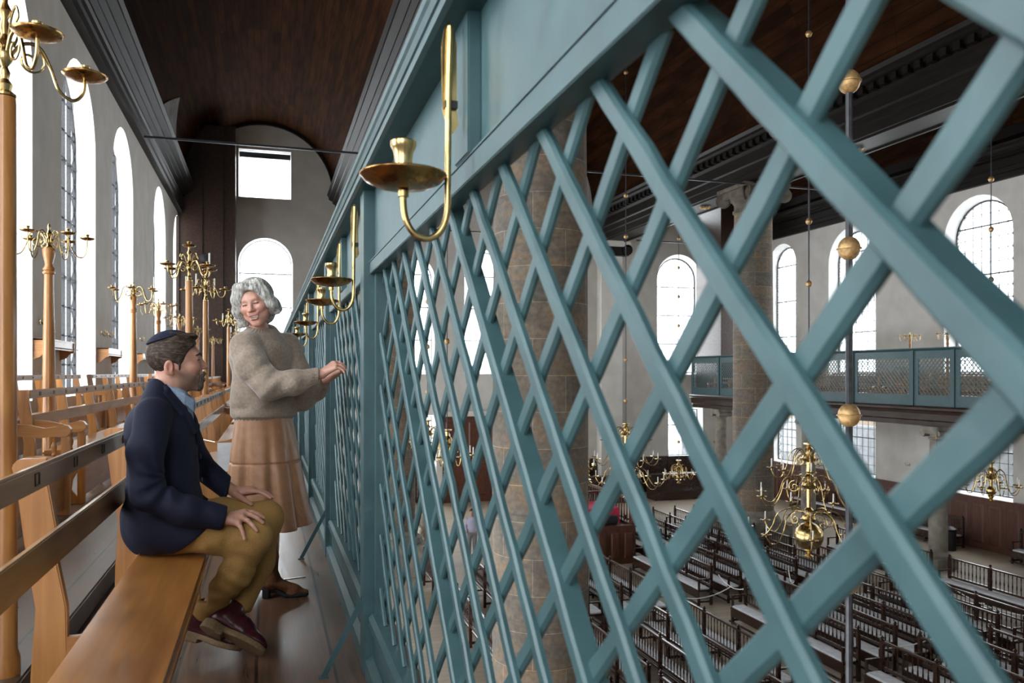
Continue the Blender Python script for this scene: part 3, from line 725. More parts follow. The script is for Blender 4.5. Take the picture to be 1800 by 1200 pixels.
# ------------------------------------------------------------ lamp posts with brass branches
def pan(mb, x, y, z, r=.082): mb.lathe([(.008, .0), (.5 * r, .002), (.85 * r, .010), (r, .020), (.97 * r, .023), (.8 * r, .014), (.3 * r, .008), (.01, .008)], 20, (x, y, z))
def socket(mb, x, y, z, s=1.0): mb.lathe([(.012 * s, .0), (.020 * s, .004), (.014 * s, .012), (.014 * s, .030 * s), (.019 * s, .036 * s), (.019 * s, .044 * s), (.010, .044 * s)], 12, (x, y, z))
def scroll(cx, cz, r0, r1, a0, a1, n=12):
    return [(cx + (r0 + (r1 - r0) * i / n) * math.cos(a0 + (a1 - a0) * i / n), 0, cz + (r0 + (r1 - r0) * i / n) * math.sin(a0 + (a1 - a0) * i / n)) for i in range(n + 1)]
def rotz(pts, a): c, s = math.cos(a), math.sin(a); return [(p[0] * c - p[1] * s, p[0] * s + p[1] * c, p[2]) for p in pts]
def post_A(loc, rz, label, candles=()):
    t = thing('lamp_post', label, 'candelabra post', loc, rz, 'pine candelabra posts in the first row'); H = 2.19 - loc[2]
    MB().lathe([(.05, 0), (.05, .06), (.041, .09), (.0395, 1.0), (.036, H - .02), (.034, H)], 24).build('column', PINE[2], t, smooth=True)
    MB().lathe([(.028, 0), (.036, .004), (.036, .012), (.020, .024), (.026, .045), (.013, .065), (.018, .09), (.010, .11), (.024, .13), (.03, .15), (.022, .17), (.014, .185), (.026, .20), (.012, .225), (.018, .25), (.011, .28), (.024, .31), (.010, .34), (.012, .37)], 18, (0, 0, H)).build('stem', BRASS, t, smooth=True)
    for k in range(4):
        a = k * PI / 2 + .3
        pts = [(.02, 0, .17), (.05, 0, .155), (.09, 0, .20), (.075, 0, .235), (.05, 0, .22)]
        arm = [(.022, 0, .16), (.06, 0, .21), (.115, 0, .215), (.155, 0, .15), (.185, 0, .075), (.235, 0, .05), (.272, 0, .085), (.28, 0, .14)]
        mb = MB().tube([(p[0], p[1], p[2] + H) for p in rotz(catmull(arm, 5), a)], .0065, 8)
        mb.tube([(p[0], p[1], p[2] + H) for p in rotz(scroll(.085, .155, .055, .018, 1.2, -5.2, 16), a)], .0045, 6)
        mb.tube([(p[0], p[1], p[2] + H) for p in rotz(catmull([(.03, 0, .19), (.06, 0, .27), (.10, 0, .30), (.12, 0, .26), (.10, 0, .245)], 4), a)], .0045, 6)
        x, y = .28 * math.cos(a), .28 * math.sin(a)
        arm_o = mb.build('arm', BRASS, t, smooth=True)
        p = MB(); pan(p, x, y, H + .14); p.build('drip_pan', BRASS_D, arm_o, smooth='all')
        q = MB(); socket(q, x, y, H + .15); q.build('candle_socket', BRASS, arm_o, smooth=True)
        if k in candles: MB().lathe([(.010, 0), (.010, .16), (.004, .165)], 10, (x, y, H + .18)).build('candle', WAX, arm_o, smooth=True)
    p = MB(); pan(p, 0, 0, H + .37, .07); socket(p, 0, 0, H + .378, 1.2); p.build('top_pan', BRASS_D, t, smooth=True)
    return t
def post_B(loc, rz, label, candles=()):
    t = thing('lamp_post', label, 'candelabra post', loc, rz, 'vase-topped candelabra posts between the rear benches'); H = 2.43 - loc[2]
    MB().lathe([(.075, 0), (.075, .08), (.060, .1), (.058, 1.0), (.042, H - .30), (.042, H - .26), (.055, H - .25), (.055, H - .235), (.042, H - .225), (.052, H - .215), (.052, H - .20), (.036, H - .18), (.036, H - .15), (.055, H - .06), (.058, H - .02), (.05, H)], 24).build('column', PINE[2], t, smooth=True)
    MB().lathe([(.032, 0), (.036, .01), (.024, .03), (.034, .05), (.034, .09), (.02, .11), (.028, .13), (.034, .14), (.02, .155), (.012, .18), (.018, .20), (.014, .22), (.004, .24)], 16, (0, 0, H)).build('stem', BRASS, t, smooth=True)
    for k in range(6):
        a = k * PI / 3 + .2
        arm = [(.03, 0, .05), (.055, 0, .13), (.11, 0, .16), (.165, 0, .12), (.19, 0, .03), (.235, 0, -.06), (.29, 0, -.075), (.325, 0, -.02), (.335, 0, .10)]
        mb = MB().tube([(p[0], p[1], p[2] + H) for p in rotz(catmull(arm, 4), a)], .006, 6)
        mb.tube([(p[0], p[1], p[2] + H) for p in rotz(scroll(.10, .06, .075, .02, 1.9, 8.4, 16), a)], .0045, 5)
        x, y = .335 * math.cos(a), .335 * math.sin(a)
        arm_o = mb.build('arm', BRASS, t, smooth=True)
        p = MB(); pan(p, x, y, H + .10, .07); p.build('drip_pan', BRASS_D, arm_o, smooth='all')
        q = MB(); socket(q, x, y, H + .11, 1.1); q.build('candle_socket', BRASS, arm_o, smooth=True)
        if k in candles: MB().lathe([(.010, 0), (.010, .2), (.004, .205)], 8, (x, y, H + .14)).build('candle', WAX, arm_o, smooth=True)
    return t
post_A((-.9, 3.31, .115), .31, 'thick pine lamp post at the left edge, nearest the viewer')
post_A((-.8, 9.4, .0), .5, 'pine lamp post with brass branches directly above the seated man, taller of two', (0,))
post_A((-.8, 11.9, .0), .9, 'pine lamp post with two white candles beside the woman, second of the tall pair', (0, 1, 2))
post_A((-.8, 19.0, .0), .2, 'pine lamp post glimpsed left of the woman with a white candle', (1, 3)); post_A((-.8, 25.0, .0), .6, 'pine lamp post far down the first row', (0, 2))
post_B((-2.05, 8.95, .115), .0, 'vase-topped pine lamp post in front of the leaded window, nearest of its row')
post_B((-2.05, 14.25, .115), .35, 'vase-topped pine lamp post above the man, second of its row', (0,))
post_B((-2.05, 17.4, .115), .7, 'vase-topped pine lamp post, third of its row', (1,))
post_B((-2.05, 21.5, .115), .1, 'vase-topped pine lamp post, fourth of its row'); post_B((-2.05, 27.0, .115), .5, 'vase-topped pine lamp post, fifth of its row'); post_B((-2.05, 34.6, .115), .2, 'vase-topped pine lamp post, last of its row near the end wall')

# small brass wall sconces between the windows
def wall_sconce(loc, rz, label):
    t = thing('wall_sconce', label, 'sconce', loc, rz, 'small brass sconces on the walls')
    MB().lathe([(0, 0), (.05, 0), (.05, .008), (.03, .015), (0, .018)], 16, M=Matrix.Rotation(PI / 2, 4, 'Y')).build('backplate', BRASS, t)
    for s in (-1, 1):
        MB().tube([(.01, 0, 0)] + catmull([(.03, s * .02, -.01), (.07, s * .06, -.06), (.10, s * .10, -.05), (.10, s * .11, .01)], 3), .007, 6).lathe([(.01, 0), (.04, .006), (.04, .012), (.014, .014), (.014, .05)], 12, (.10, s * .11, .01)).build('arm', BRASS, t, smooth=True)
for y, z, l in ((15.1, 2.05, 'left of the nearest leaded window'), (20.3, 2.1, 'first of a pair above the second wall bracket'), (21.15, 2.1, 'second of a pair above the second wall bracket'), (26.2, 2.2, 'above the third wall bracket')):
    wall_sconce((XL, y, z), 0, 'small brass sconce on the window wall, %s' % l)
for y, z, l in ((26.6, -2.5, 'between two low windows'), (32.4, -2.5, 'nearer the end wall'), (20.0, -2.5, 'towards the right edge')):
    wall_sconce((XR, y, z), PI, 'small brass sconce low on the far wall, %s' % l)
for x, l in ((19.4, 'left of the low window'), (23.7, 'right of the low window')):
    wall_sconce((x, YE, -2.6), -PI / 2, 'small brass sconce low on the end wall, %s' % l)
# ------------------------------------------------------------ chandeliers in the hall
def candle_tip(mb, x, y, z, h=.16): mb.lathe([(.013, 0), (.013, h), (.004, h + .006)], 8, (x, y, z))
def make_chandelier(label, tiers=((-1.78, 1.18, 8), (-1.10, 1.0, 8), (-.55, .72, 8)), ball=.285, rod_top=9.2, ball_gap=1.27, ball_r=.062, rod_r=.016, ball0=.62):
    """origin at the top of the stem; the rod rises to the vault"""
    t = thing('chandelier', label, 'chandelier', (0, 0, 0), 0, 'brass chandeliers hanging in the hall')
    MB().lathe([(rod_r, 0), (rod_r, rod_top)], 8).build('rod', STEELROD, t, smooth=True)
    n = int(rod_top / ball_gap)
    z = ball_gap * ball0
    for i in range(n):
        r = ball_r
        prof = [(.001, -r * 1.12)] + [(r * math.cos(a), r * 1.12 * math.sin(a)) for a in [math.radians(x) for x in range(-75, 0, 15)]] + [(r, -.006), (r * 1.12, -.004), (r * 1.12, .004), (r, .006)] + [(r * math.cos(a), r * 1.12 * math.sin(a)) for a in [math.radians(x) for x in range(15, 90, 15)]] + [(.001, r * 1.12)]
        MB().lathe(prof, 24, (0, 0, z)).build('gilt_ball', GILT, t, smooth=True)
        z += ball_gap
    zb = tiers[0][0] - .12
    R = ball
    st = [(.0, zb - R - .16), (.05, zb - R - .15), (.09, zb - R - .12), (.04, zb - R - .08), (.06, zb - R - .03), (.10, zb - R + .01)]
    st += [(R * math.cos(a), zb + R * math.sin(a)) for a in [math.radians(x) for x in range(-70, 71, 10)]]
    z = zb + R
    for zt, rr, n in tiers:
        st += [(.05, zt + .16), (.12, zt + .19), (.14, zt + .24), (.12, zt + .29), (.06, zt + .32), (.05, zt + .37), (.09, zt + .42), (.045, zt + .47)]
    st += [(.05, -.06), (.11, -.03), (.11, -.01), (.02, 0)]
    MB().lathe(st, 24).build('stem', BRASS, t, smooth=True)
    for ti, (zt, rr, n) in enumerate(tiers):
        arm = [(.08, 0, .26), (.16, 0, .38), (rr * .34, 0, .42), (rr * .52, 0, .30), (rr * .60, 0, .06), (rr * .74, 0, -.16), (rr * .90, 0, -.16), (rr, 0, -.03), (rr, 0, .01)]
        pts = catmull(arm, 4); sp = scroll(rr * .30, .18, .13, .03, 1.6, -6.5, 16)
        mb = MB().tube([(p[0], p[1], p[2] + zt) for p in pts], .011, 6).tube([(p[0], p[1], p[2] + zt) for p in sp], .008, 5)
        a0 = mb.build('arm', BRASS, t, smooth=True)
        p = MB(); p.lathe([(.02, 0), (.08, .004), (.105, .022), (.10, .026), (.05, .012), (.02, .012)], 18, (rr, 0, zt + .01)); p.lathe([(.02, .01), (.026, .03), (.022, .05), (.01, .05)], 10, (rr, 0, zt + .01))
        p0 = p.build('drip_pan', BRASS, a0, smooth=True)
        c = MB(); candle_tip(c, rr, 0, zt + .05); c0 = c.build('candle', WAX, a0, smooth=True)
        for k in range(n):
            ang = 2 * PI * k / n + ti * PI / n
            if k == 0: o = a0
            else:
                o = a0.copy(); COL.objects.link(o); o.parent = t
                for q in (p0, c0):
                    x = q.copy(); COL.objects.link(x); x.parent = o
            o.rotation_euler = (0, 0, ang)
    return t
ch = make_chandelier('great brass three-tier chandelier with white candles, framed by the lattice at right', rod_top=15.3, ball0=.54)
ch.location = (10.55, 13.95, -.22); ch.rotation_euler = (0, 0, .2)
copy_tree(ch, 'brass chandelier farther off, half hidden beside the massive pillar', (10.65, 22.9, -.35), .5)
copy_tree(ch, 'farthest great brass chandelier, glimpsed beyond the second pillar', (10.65, 32.6, -.35), .3)
sm = make_chandelier('brass chandelier on a thick rod with big gilt balls, close behind the lattice', rod_top=11.9, ball_gap=1.195, ball_r=.077, rod_r=.025)
sm.location = (4.0, 4.84, -3.43)
small = make_chandelier('small one-tier brass chandelier before the end wall window', tiers=((-.62, .62, 8),), ball=.12, rod_top=10.6, ball_gap=1.25, ball_r=.065, rod_r=.012)
small.location = (17.0, 31.2, -2.55)
und = make_chandelier('small brass chandelier hanging under the edge of the far gallery', tiers=((-.62, .55, 8),), ball=.10, rod_top=1.15, ball_gap=.5, ball_r=.05, rod_r=.012); und.location = (20.66, 20.9, -1.7)
copy_tree(small, 'small brass chandelier on a balled rod just left of the massive pillar', (4.0, 18.3, -.1), .3)
copy_tree(small, 'small brass chandelier on a balled rod, leftmost behind the lattice', (4.3, 22.2, -.1), .7)
copy_tree(small, 'small brass chandelier on a balled rod before the rightmost tall window', (17.3, 15.8, -1.0), .4)

# ------------------------------------------------------------ pews in the hall
def make_pew(L):
    t = thing('spindle_pew', '', 'pew', (0, 0, ZH), 0, 'dark spindle-backed pews in the hall'); h = L / 2
    MB().box(-.03, .03, -h, h, 1.03, 1.075).build('top_rail', PEW, t, bevel=.008)
    MB().box(-.02, .02, -h, h, .50, .56).build('back_rail', PEW, t)
    MB().box(.0, .42, -h, h, .39, .43).box(.38, .41, -h, h, .20, .39).build('seat', PEW, t)
    MB().box(.05, .40, -h + .03, h - .03, .432, .475).build('cushion', CUSHION, t, bevel=.012)
    sp = MB(); n = int(L / .125)
    for i in range(n):
        y = -h + .07 + (L - .14) * i / (n - 1)
        sp.lathe([(.012, .56), (.012, .66), (.020, .72), (.012, .80), (.010, .93), (.016, .97), (.012, 1.03)], 6, (0, y, 0))
    sp.build('spindle_row', PEW, t, smooth=True)
    n = max(2, round(L / 1.4) + 1)
    for i in range(n):
        y = -h + .04 + (L - .08) * i / (n - 1)
        MB().box(-.035, .035, y - .035, y + .035, 0, 1.09).lathe([(.02, 1.09), (.035, 1.11), (.04, 1.135), (.02, 1.16), (.005, 1.175)], 10, (0, y, 0)).build('back_post', PEW, t)
        MB().box(.35, .41, y - .03, y + .03, 0, .20).box(-.03, .41, y - .02, y + .02, .08, .13).build('leg', PEW, t)
    for y in (-h + .04, h - .04):
        MB().box(.0, .40, y - .025, y + .025, .70, .735).box(.35, .40, y - .025, y + .025, .42, .70).build('armrest', PEW, t)
    MB().box(.42, .46, -h, h, .06, .10).build('foot_rail', PEW, t)
    return t
protos = {}
def pew(L, x, y, face, label):
    k = round(L, 2)
    if k not in protos:
        protos[k] = o = make_pew(L)
    else: o = copy_tree(protos[k])
    o.location = (x, y, ZH); o.rotation_euler = (0, 0, 0 if face > 0 else PI); o['label'] = label
names = ['first', 'second', 'third', 'fourth', 'fifth', 'sixth', 'seventh', 'eighth']
for i, x in enumerate((9.4, 8.5, 7.6, 6.65, 5.7)):
    for (y, L, seg) in ((10.6, 4.6, 'nearest'), (15.4, 4.2, 'middle'), (20.6, 4.2, 'far')):
        pew(L, x, y, 1, 'dark pew with white cover, %s row left of the centre aisle, %s length' % (names[i], seg))
pew(4.2, 4.55, 17.6, 1, 'dark pew with white cover standing between the two near pillars')
pew(4.2, 4.55, 22.0, 1, 'dark pew with white cover right before the farther near pillar')
for i, x in enumerate((11.65, 12.58, 13.5, 14.4, 15.35, 16.2)):
    for (y, L, seg) in ((11.2, 4.2, 'nearest'), (16.0, 4.2, 'middle'), (21.8, 4.2, 'far'), (26.6, 4.2, 'farthest')):
        if x < 12 and y > 24: continue
        pew(L, x + .1, y, -1, 'dark spindle pew, %s row right of the centre aisle, %s length' % (names[i], seg))
for y, seg in ((16.6, 'nearer'), (21.4, 'farther')):
    pew(4.2, 18.9, y, -1, 'dark spindle pew beside the foot of the far gallery columns, %s of two' % seg)
for y, seg in ((19.0, 'rightmost'), (25.5, 'middle'), (31.0, 'leftmost')):
    pew(4.2, 24.35, y, -1, 'dark pew against the red-brown wainscot of the far wall, %s' % seg)
for x, lb in ((13.9, 'left'), (18.6, 'right')):
    t = MB().box(x, x + 3.6, 37.0, 37.5, ZH, ZH + 1.25).box(x, x + 3.6, 36.5, 37.0, ZH, ZH + .45).build('panelled_bench', PEW, label='panelled dark bench block before the end wall, %s one' % lb, category='bench')
# rope barriers across pew ends
def rope(a, b, sag, label):
    a, b = Vector(a), Vector(b); pts = [a.lerp(b, i / 12) + Vector((0, 0, -sag * 4 * (i / 12) * (1 - i / 12))) for i in range(13)]
    MB().tube(pts, .012, 6).build('rope', ROPE, label=label, category='rope')
rope((9.55, 18.35, -4.3), (11.5, 18.3, -4.3), .25, 'white rope sagging across the centre aisle between pew ends')
rope((11.9, 18.2, -4.35), (11.9, 19.6, -4.35), .18, 'white rope linking two pew ends right of the aisle')
rope((13.3, 18.2, -4.3), (14.2, 19.7, -4.3), .2, 'white rope hanging between pews farther right of the aisle')
rope((16.4, 13.9, -4.25), (17.9, 18.6, -4.25), .3, 'long white rope in front of the far gallery column')
rope((11.5, 13.4, -4.3), (13.8, 13.7, -4.3), .12, 'white rope across pews below the great chandelier')

# ------------------------------------------------------------ reading platform (tebah)
t = thing('reading_platform', 'carved dark wooden reading platform with balustrade and crimson cover', 'platform', (0, 0, 0))
mb = MB().box(9.4, 11.9, 24.8, 29.2, ZH, -3.98)
panels(mb, lambda u, z, tt: (u, 24.8 - tt, z), 9.45, 11.85, ZH + .1, -4.05, 5); panels(mb, lambda u, z, tt: (11.9 + tt, u, z), 24.9, 29.1, ZH + .1, -4.05, 7)
mb.build('body', MAHOG, t)
MB().box(9.32, 11.98, 24.72, 24.95, -3.98, -3.90).box(9.32, 9.5, 24.72, 29.28, -3.98, -3.90).box(11.8, 11.98, 24.72, 29.28, -3.98, -3.90).build('cornice', MAHOG, t)
bal = MB()
for k in range(14):
    for x, y in ((9.45 + .185 * k, 26.9), ):
        bal.lathe([(.02, -3.95), (.035, -3.8), (.02, -3.6), (.035, -3.35), (.02, -3.12)], 8, (x, y, 0))
for k in range(20):
    for x in (9.5, 11.85): bal.lathe([(.02, -3.9), (.035, -3.7), (.02, -3.5), (.02, -3.12)], 8, (x, 24.95 + .22 * k, 0))
bal.build('balustrade', MAHOG, t)
MB().box(9.4, 11.95, 26.85, 26.98, -3.12, -3.04).box(9.44, 9.56, 24.9, 29.2, -3.12, -3.04).box(11.79, 11.91, 24.9, 29.2, -3.12, -3.04).build('handrail', MAHOG, t)
for x in (9.5, 11.85): MB().box(x - .07, x + .07, 24.82, 24.96, -3.95, -2.98).build('corner_post', MAHOG, t)
MB().box(9.7, 11.6, 25.6, 26.6, -3.96, -3.45).build('reading_desk', MAHOG, t)
MB().prism([(25.45, -3.96), (25.55, -3.44), (26.65, -3.36), (26.7, -3.6), (26.62, -3.4), (25.58, -3.48), (25.50, -3.96)], 0, 9.68, 11.62).build('desk_cover', REDV, label='crimson cloth draped over the reading desk', category='cloth')
MB().tube([(9.9, 25.05, -3.74), (11.3, 25.05, -3.74)], .15, 16).build('bolster', BLACKC, label='long black cushion on the front ledge of the reading platform', category='cushion')
def floor_candelabrum(x, y, z, label):
    t = thing('candelabrum', label, 'candelabrum', (x, y, z), 0, 'standing brass candelabra round the platform')
    MB().lathe([(.16, 0), (.16, .02), (.12, .05), (.06, .09), (.09, .14), (.04, .2), (.08, .28), (.035, .34), (.06, .42), (.03, .5), (.07, .6), (.03, .68), (.05, .8), (.03, .88), (.10, .90), (.10, .91), (.03, .92), (.03, .96)], 18).build('stem', BRASS, t, smooth=True)
    MB().lathe([(.02, .96), (.02, 1.14)], 8).build('candle', WAX, t)
    for k in range(4):
        a = k * PI / 2 + .4
        m = MB().tube(rotz(catmull([(.03, 0, .62), (.12, 0, .55), (.24, 0, .55), (.32, 0, .68)], 4), a), .012, 6).lathe([(.02, .68), (.09, .70), (.09, .71), (.02, .74)], 12, (.32 * math.cos(a), .32 * math.sin(a), 0)).build('arm', BRASS, t, smooth=True)
        MB().lathe([(.018, .73), (.018, .9)], 8, (.32 * math.cos(a), .32 * math.sin(a), 0)).build('candle', WAX, m)
floor_candelabrum(11.85, 24.89, -2.98, 'brass candelabrum with white candles on the right corner of the reading platform')
floor_candelabrum(9.5, 24.89, -2.98, 'brass candelabrum with white candles on the left corner of the reading platform')
floor_candelabrum(11.85, 28.9, -3.035, 'brass candelabrum at the far right corner of the reading platform')

# ------------------------------------------------------------ far gallery
S(MB().box(20.95, XR, YB, 37.0, -.40, 0).build('floor_far_gallery', DARKWOOD))
S(MB().prism([(20.78, .10), (20.72, .05), (20.72, -.02), (20.82, -.06), (20.86, -.16), (20.86, -.36), (20.94, -.40), (20.94, -.56), (21.2, -.56), (21.2, .05), (20.9, .10)], 1, YB, 37.0).build('trim_11', DARKWOOD))
S(MB().box(22.2, XR, YB, 36.9, 0, .13).build('floor_far_tier_lower', DARKWOOD)); S(MB().box(23.4, XR, YB, 36.9, .13, .24).build('floor_far_tier_upper', DARKWOOD))
fe = [37.0, 34.3, 31.6, 29.9, 27.6, 25.0, 22.1, 20.4, 17.5, 15.8, 12.9]
fl = ['leftmost, at the end wall', 'second from the end wall', 'third from the end wall', 'fourth from the end wall', 'just right of the far pillar', 'wide one in the middle of the view', 'narrow one right of the middle', 'wide one at the right', 'second from the right end', 'rightmost']
for i, (b, a) in enumerate(zip(fe, fe[1:])):
    L = b - a; t = thing('lattice_screen', 'teal lattice bay of the far gallery, %s' % fl[i], 'lattice screen', (20.9, a, 0), 0, 'teal lattice bays of the far gallery')
    f = MB().box(-.02, .03, 0, L, .10, .46).box(-.02, .03, 0, L, 1.68, 1.95).box(-.02, .03, .08, .22, .46, 1.68).box(-.02, .03, L - .18, L, .46, 1.68)
    f.build('frame', TEAL, t); m = MB(); bx = (.2, L - .15, .46, 1.68); y = -1.6
    while y < L + 1.6:
        for q, xx in ((1.05, 0.0), (-1.05, .012)):
            s = clip(y, .3, y + 1.6 / abs(q), .3 + 1.6, bx) if q > 0 else clip(y, 1.9, y + 1.6 / abs(q), .3, bx)
            if s: m.bar((xx, s[0], s[1]), (xx, s[2], s[3]), .028, .012, (1, 0, 0))
        y += .165
    m.build('lattice', TEAL, t)
    MB().box(-.06, .05, .0, .14, .10, 1.95).build('post', TEAL, t)
    MB().prism([(-.02, 1.93), (-.12, 2.0), (-.12, 2.03), (.05, 2.03), (.05, 1.93)], 1, 0, L).build('cornice', TEAL, t)
fb = make_bench(0, 5.6, 0, 0, 'x', 5, plates=False, group='pine benches in the far gallery')
first = True
for r, (x, z) in enumerate(((21.95, 0), (23.15, .13), (24.35, .24))):
    for j, y in enumerate((37.0, 31.0, 25.0, 19.0, 13.0)):
        lb = 'pine bench behind the far gallery lattice, %s row, %s' % (names[r], ['at the end wall', 'second bay group', 'beside the middle of the lattice', 'right part', 'rightmost part'][j])
        if first: o = fb; first = False
        else: o = copy_tree(fb)
        o['label'] = lb; o.location = (x, y - .4, z); o.rotation_euler = (0, 0, PI)
for y, rz, lb in ((34.0, .2, 'seen left of the far pillar'), (29.6, .5, 'first right of the far pillar'), (23.9, .1, 'in the middle of the far gallery'), (22.2, .7, 'right of the middle one')):
    post_B((22.4, y, .13), rz, 'small vase-topped lamp post on the far gallery, %s' % lb)
for i, y in enumerate((14.6, 21.35, 28.0, 34.6)):
    t = thing('gallery_column', 'slim grey stone column carrying the far gallery, %s' % ['beyond the right edge', 'right one behind the pews', 'middle one', 'left one by the end wall'][i], 'column', (21.15, y, ZH))
    MB().box(-.42, .42, -.42, .42, 0, .35).lathe([(.40, .35), (.40, .42), (.33, .48), (.30, .55)], 24).build('base', STONE_L, t)
    MB().lathe([(.29, .55), (.29, 1.8), (.25, 4.2), (.29, 4.22), (.29, 4.27), (.25, 4.3), (.25, 4.38), (.33, 4.45)], 28).build('shaft', STONE_L, t, smooth=True)
    c = MB().box(-.36, .36, -.36, .36, 4.52, 4.64).box(-.33, .33, -.33, .33, 4.40, 4.52)
    for sy in (-1, 1): c.lathe([(0, -.34), (.11, -.34), (.11, .34), (0, .34)], 12, (0, sy * .32, 4.40), Matrix.Rotation(PI / 2, 4, 'Y'))
    c.build('capital', STONE_L, t)
t = thing('litter_bin', 'black round bin standing behind the far gallery column', 'bin', (23.6, 23.3, ZH))
MB().lathe([(.20, 0), (.22, .03), (.22, .7), (.18, .72)], 20).build('drum', IRON, t, smooth=True); MB().lathe([(.24, .74), (.24, .78), (.10, .86), (.01, .87)], 20).build('lid', IRON, t, smooth=True)
MB().box(24.4, XR - .1, 17.0, 18.4, ZH, -2.2).box(24.3, XR - .1, 16.9, 18.5, -2.2, -2.05).build('cupboard', PEW, label='tall dark cupboard against the far wall at the right edge', category='cupboard')
# ------------------------------------------------------------ implicit modelling for the figures
F = np.float32
def A3(v): return np.array(v, dtype=F)
def smin(a, b, k):
    h = np.clip(.5 + .5 * (b - a) / k, 0, 1); return b + (a - b) * h - k * h * (1 - h)
def smax(a, b, k): return -smin(-a, -b, k)
def ucat(ds, k):
    r = ds[0]
    for d in ds[1:]: r = smin(r, d, k)
    return r
def rc(p, a, b, ra, rb):
    a = A3(a); b = A3(b); ab = b - a; t = np.clip(((p - a) @ ab) / (ab @ ab + 1e-12), 0, 1)
    return np.linalg.norm(p - a - t[:, None] * ab, axis=1) - (ra + (rb - ra) * t)
def chain(p, pts, rs, k=.02): return ucat([rc(p, pts[i], pts[i + 1], rs[i], rs[i + 1]) for i in range(len(pts) - 1)], k)
def el(p, c, r, R=None):
    q = p - A3(c)
    if R is not None: q = q @ R            # columns of R are the ellipsoid's axes
    r = A3(r); k0 = np.linalg.norm(q / r, axis=1); k1 = np.linalg.norm(q / (r * r), axis=1)
    return k0 * (k0 - 1) / np.maximum(k1, 1e-6)
def bx(p, c, h, r, R=None):
    q = p - A3(c)
    if R is not None: q = q @ R
    q = np.abs(q) - A3(h) + r
    return np.linalg.norm(np.maximum(q, 0), axis=1) + np.minimum(q.max(axis=1), 0) - r
def plane(p, c, n): n = A3(n); n = n / np.linalg.norm(n); return (p - A3(c)) @ n
def frame(fwd, up):
    f = Vector(fwd).normalized(); u = Vector(up); u = (u - f * u.dot(f)).normalized(); l = u.cross(f)
    return np.array([[f.x, l.x, u.x], [f.y, l.y, u.y], [f.z, l.z, u.z]], dtype=F)   # columns: forward, left, up
def vnoise(p, s, seed=0):
    """cheap smooth noise from summed sines"""
    r = np.random.RandomState(seed); o = np.zeros(len(p), dtype=F)
    for i in range(7):
        k = r.normal(size=3).astype(F); k = k / np.linalg.norm(k) * s * r.uniform(.6, 1.6)
        o += np.sin(p @ k + r.uniform(0, 6.28)).astype(F)
    return o / 3.5
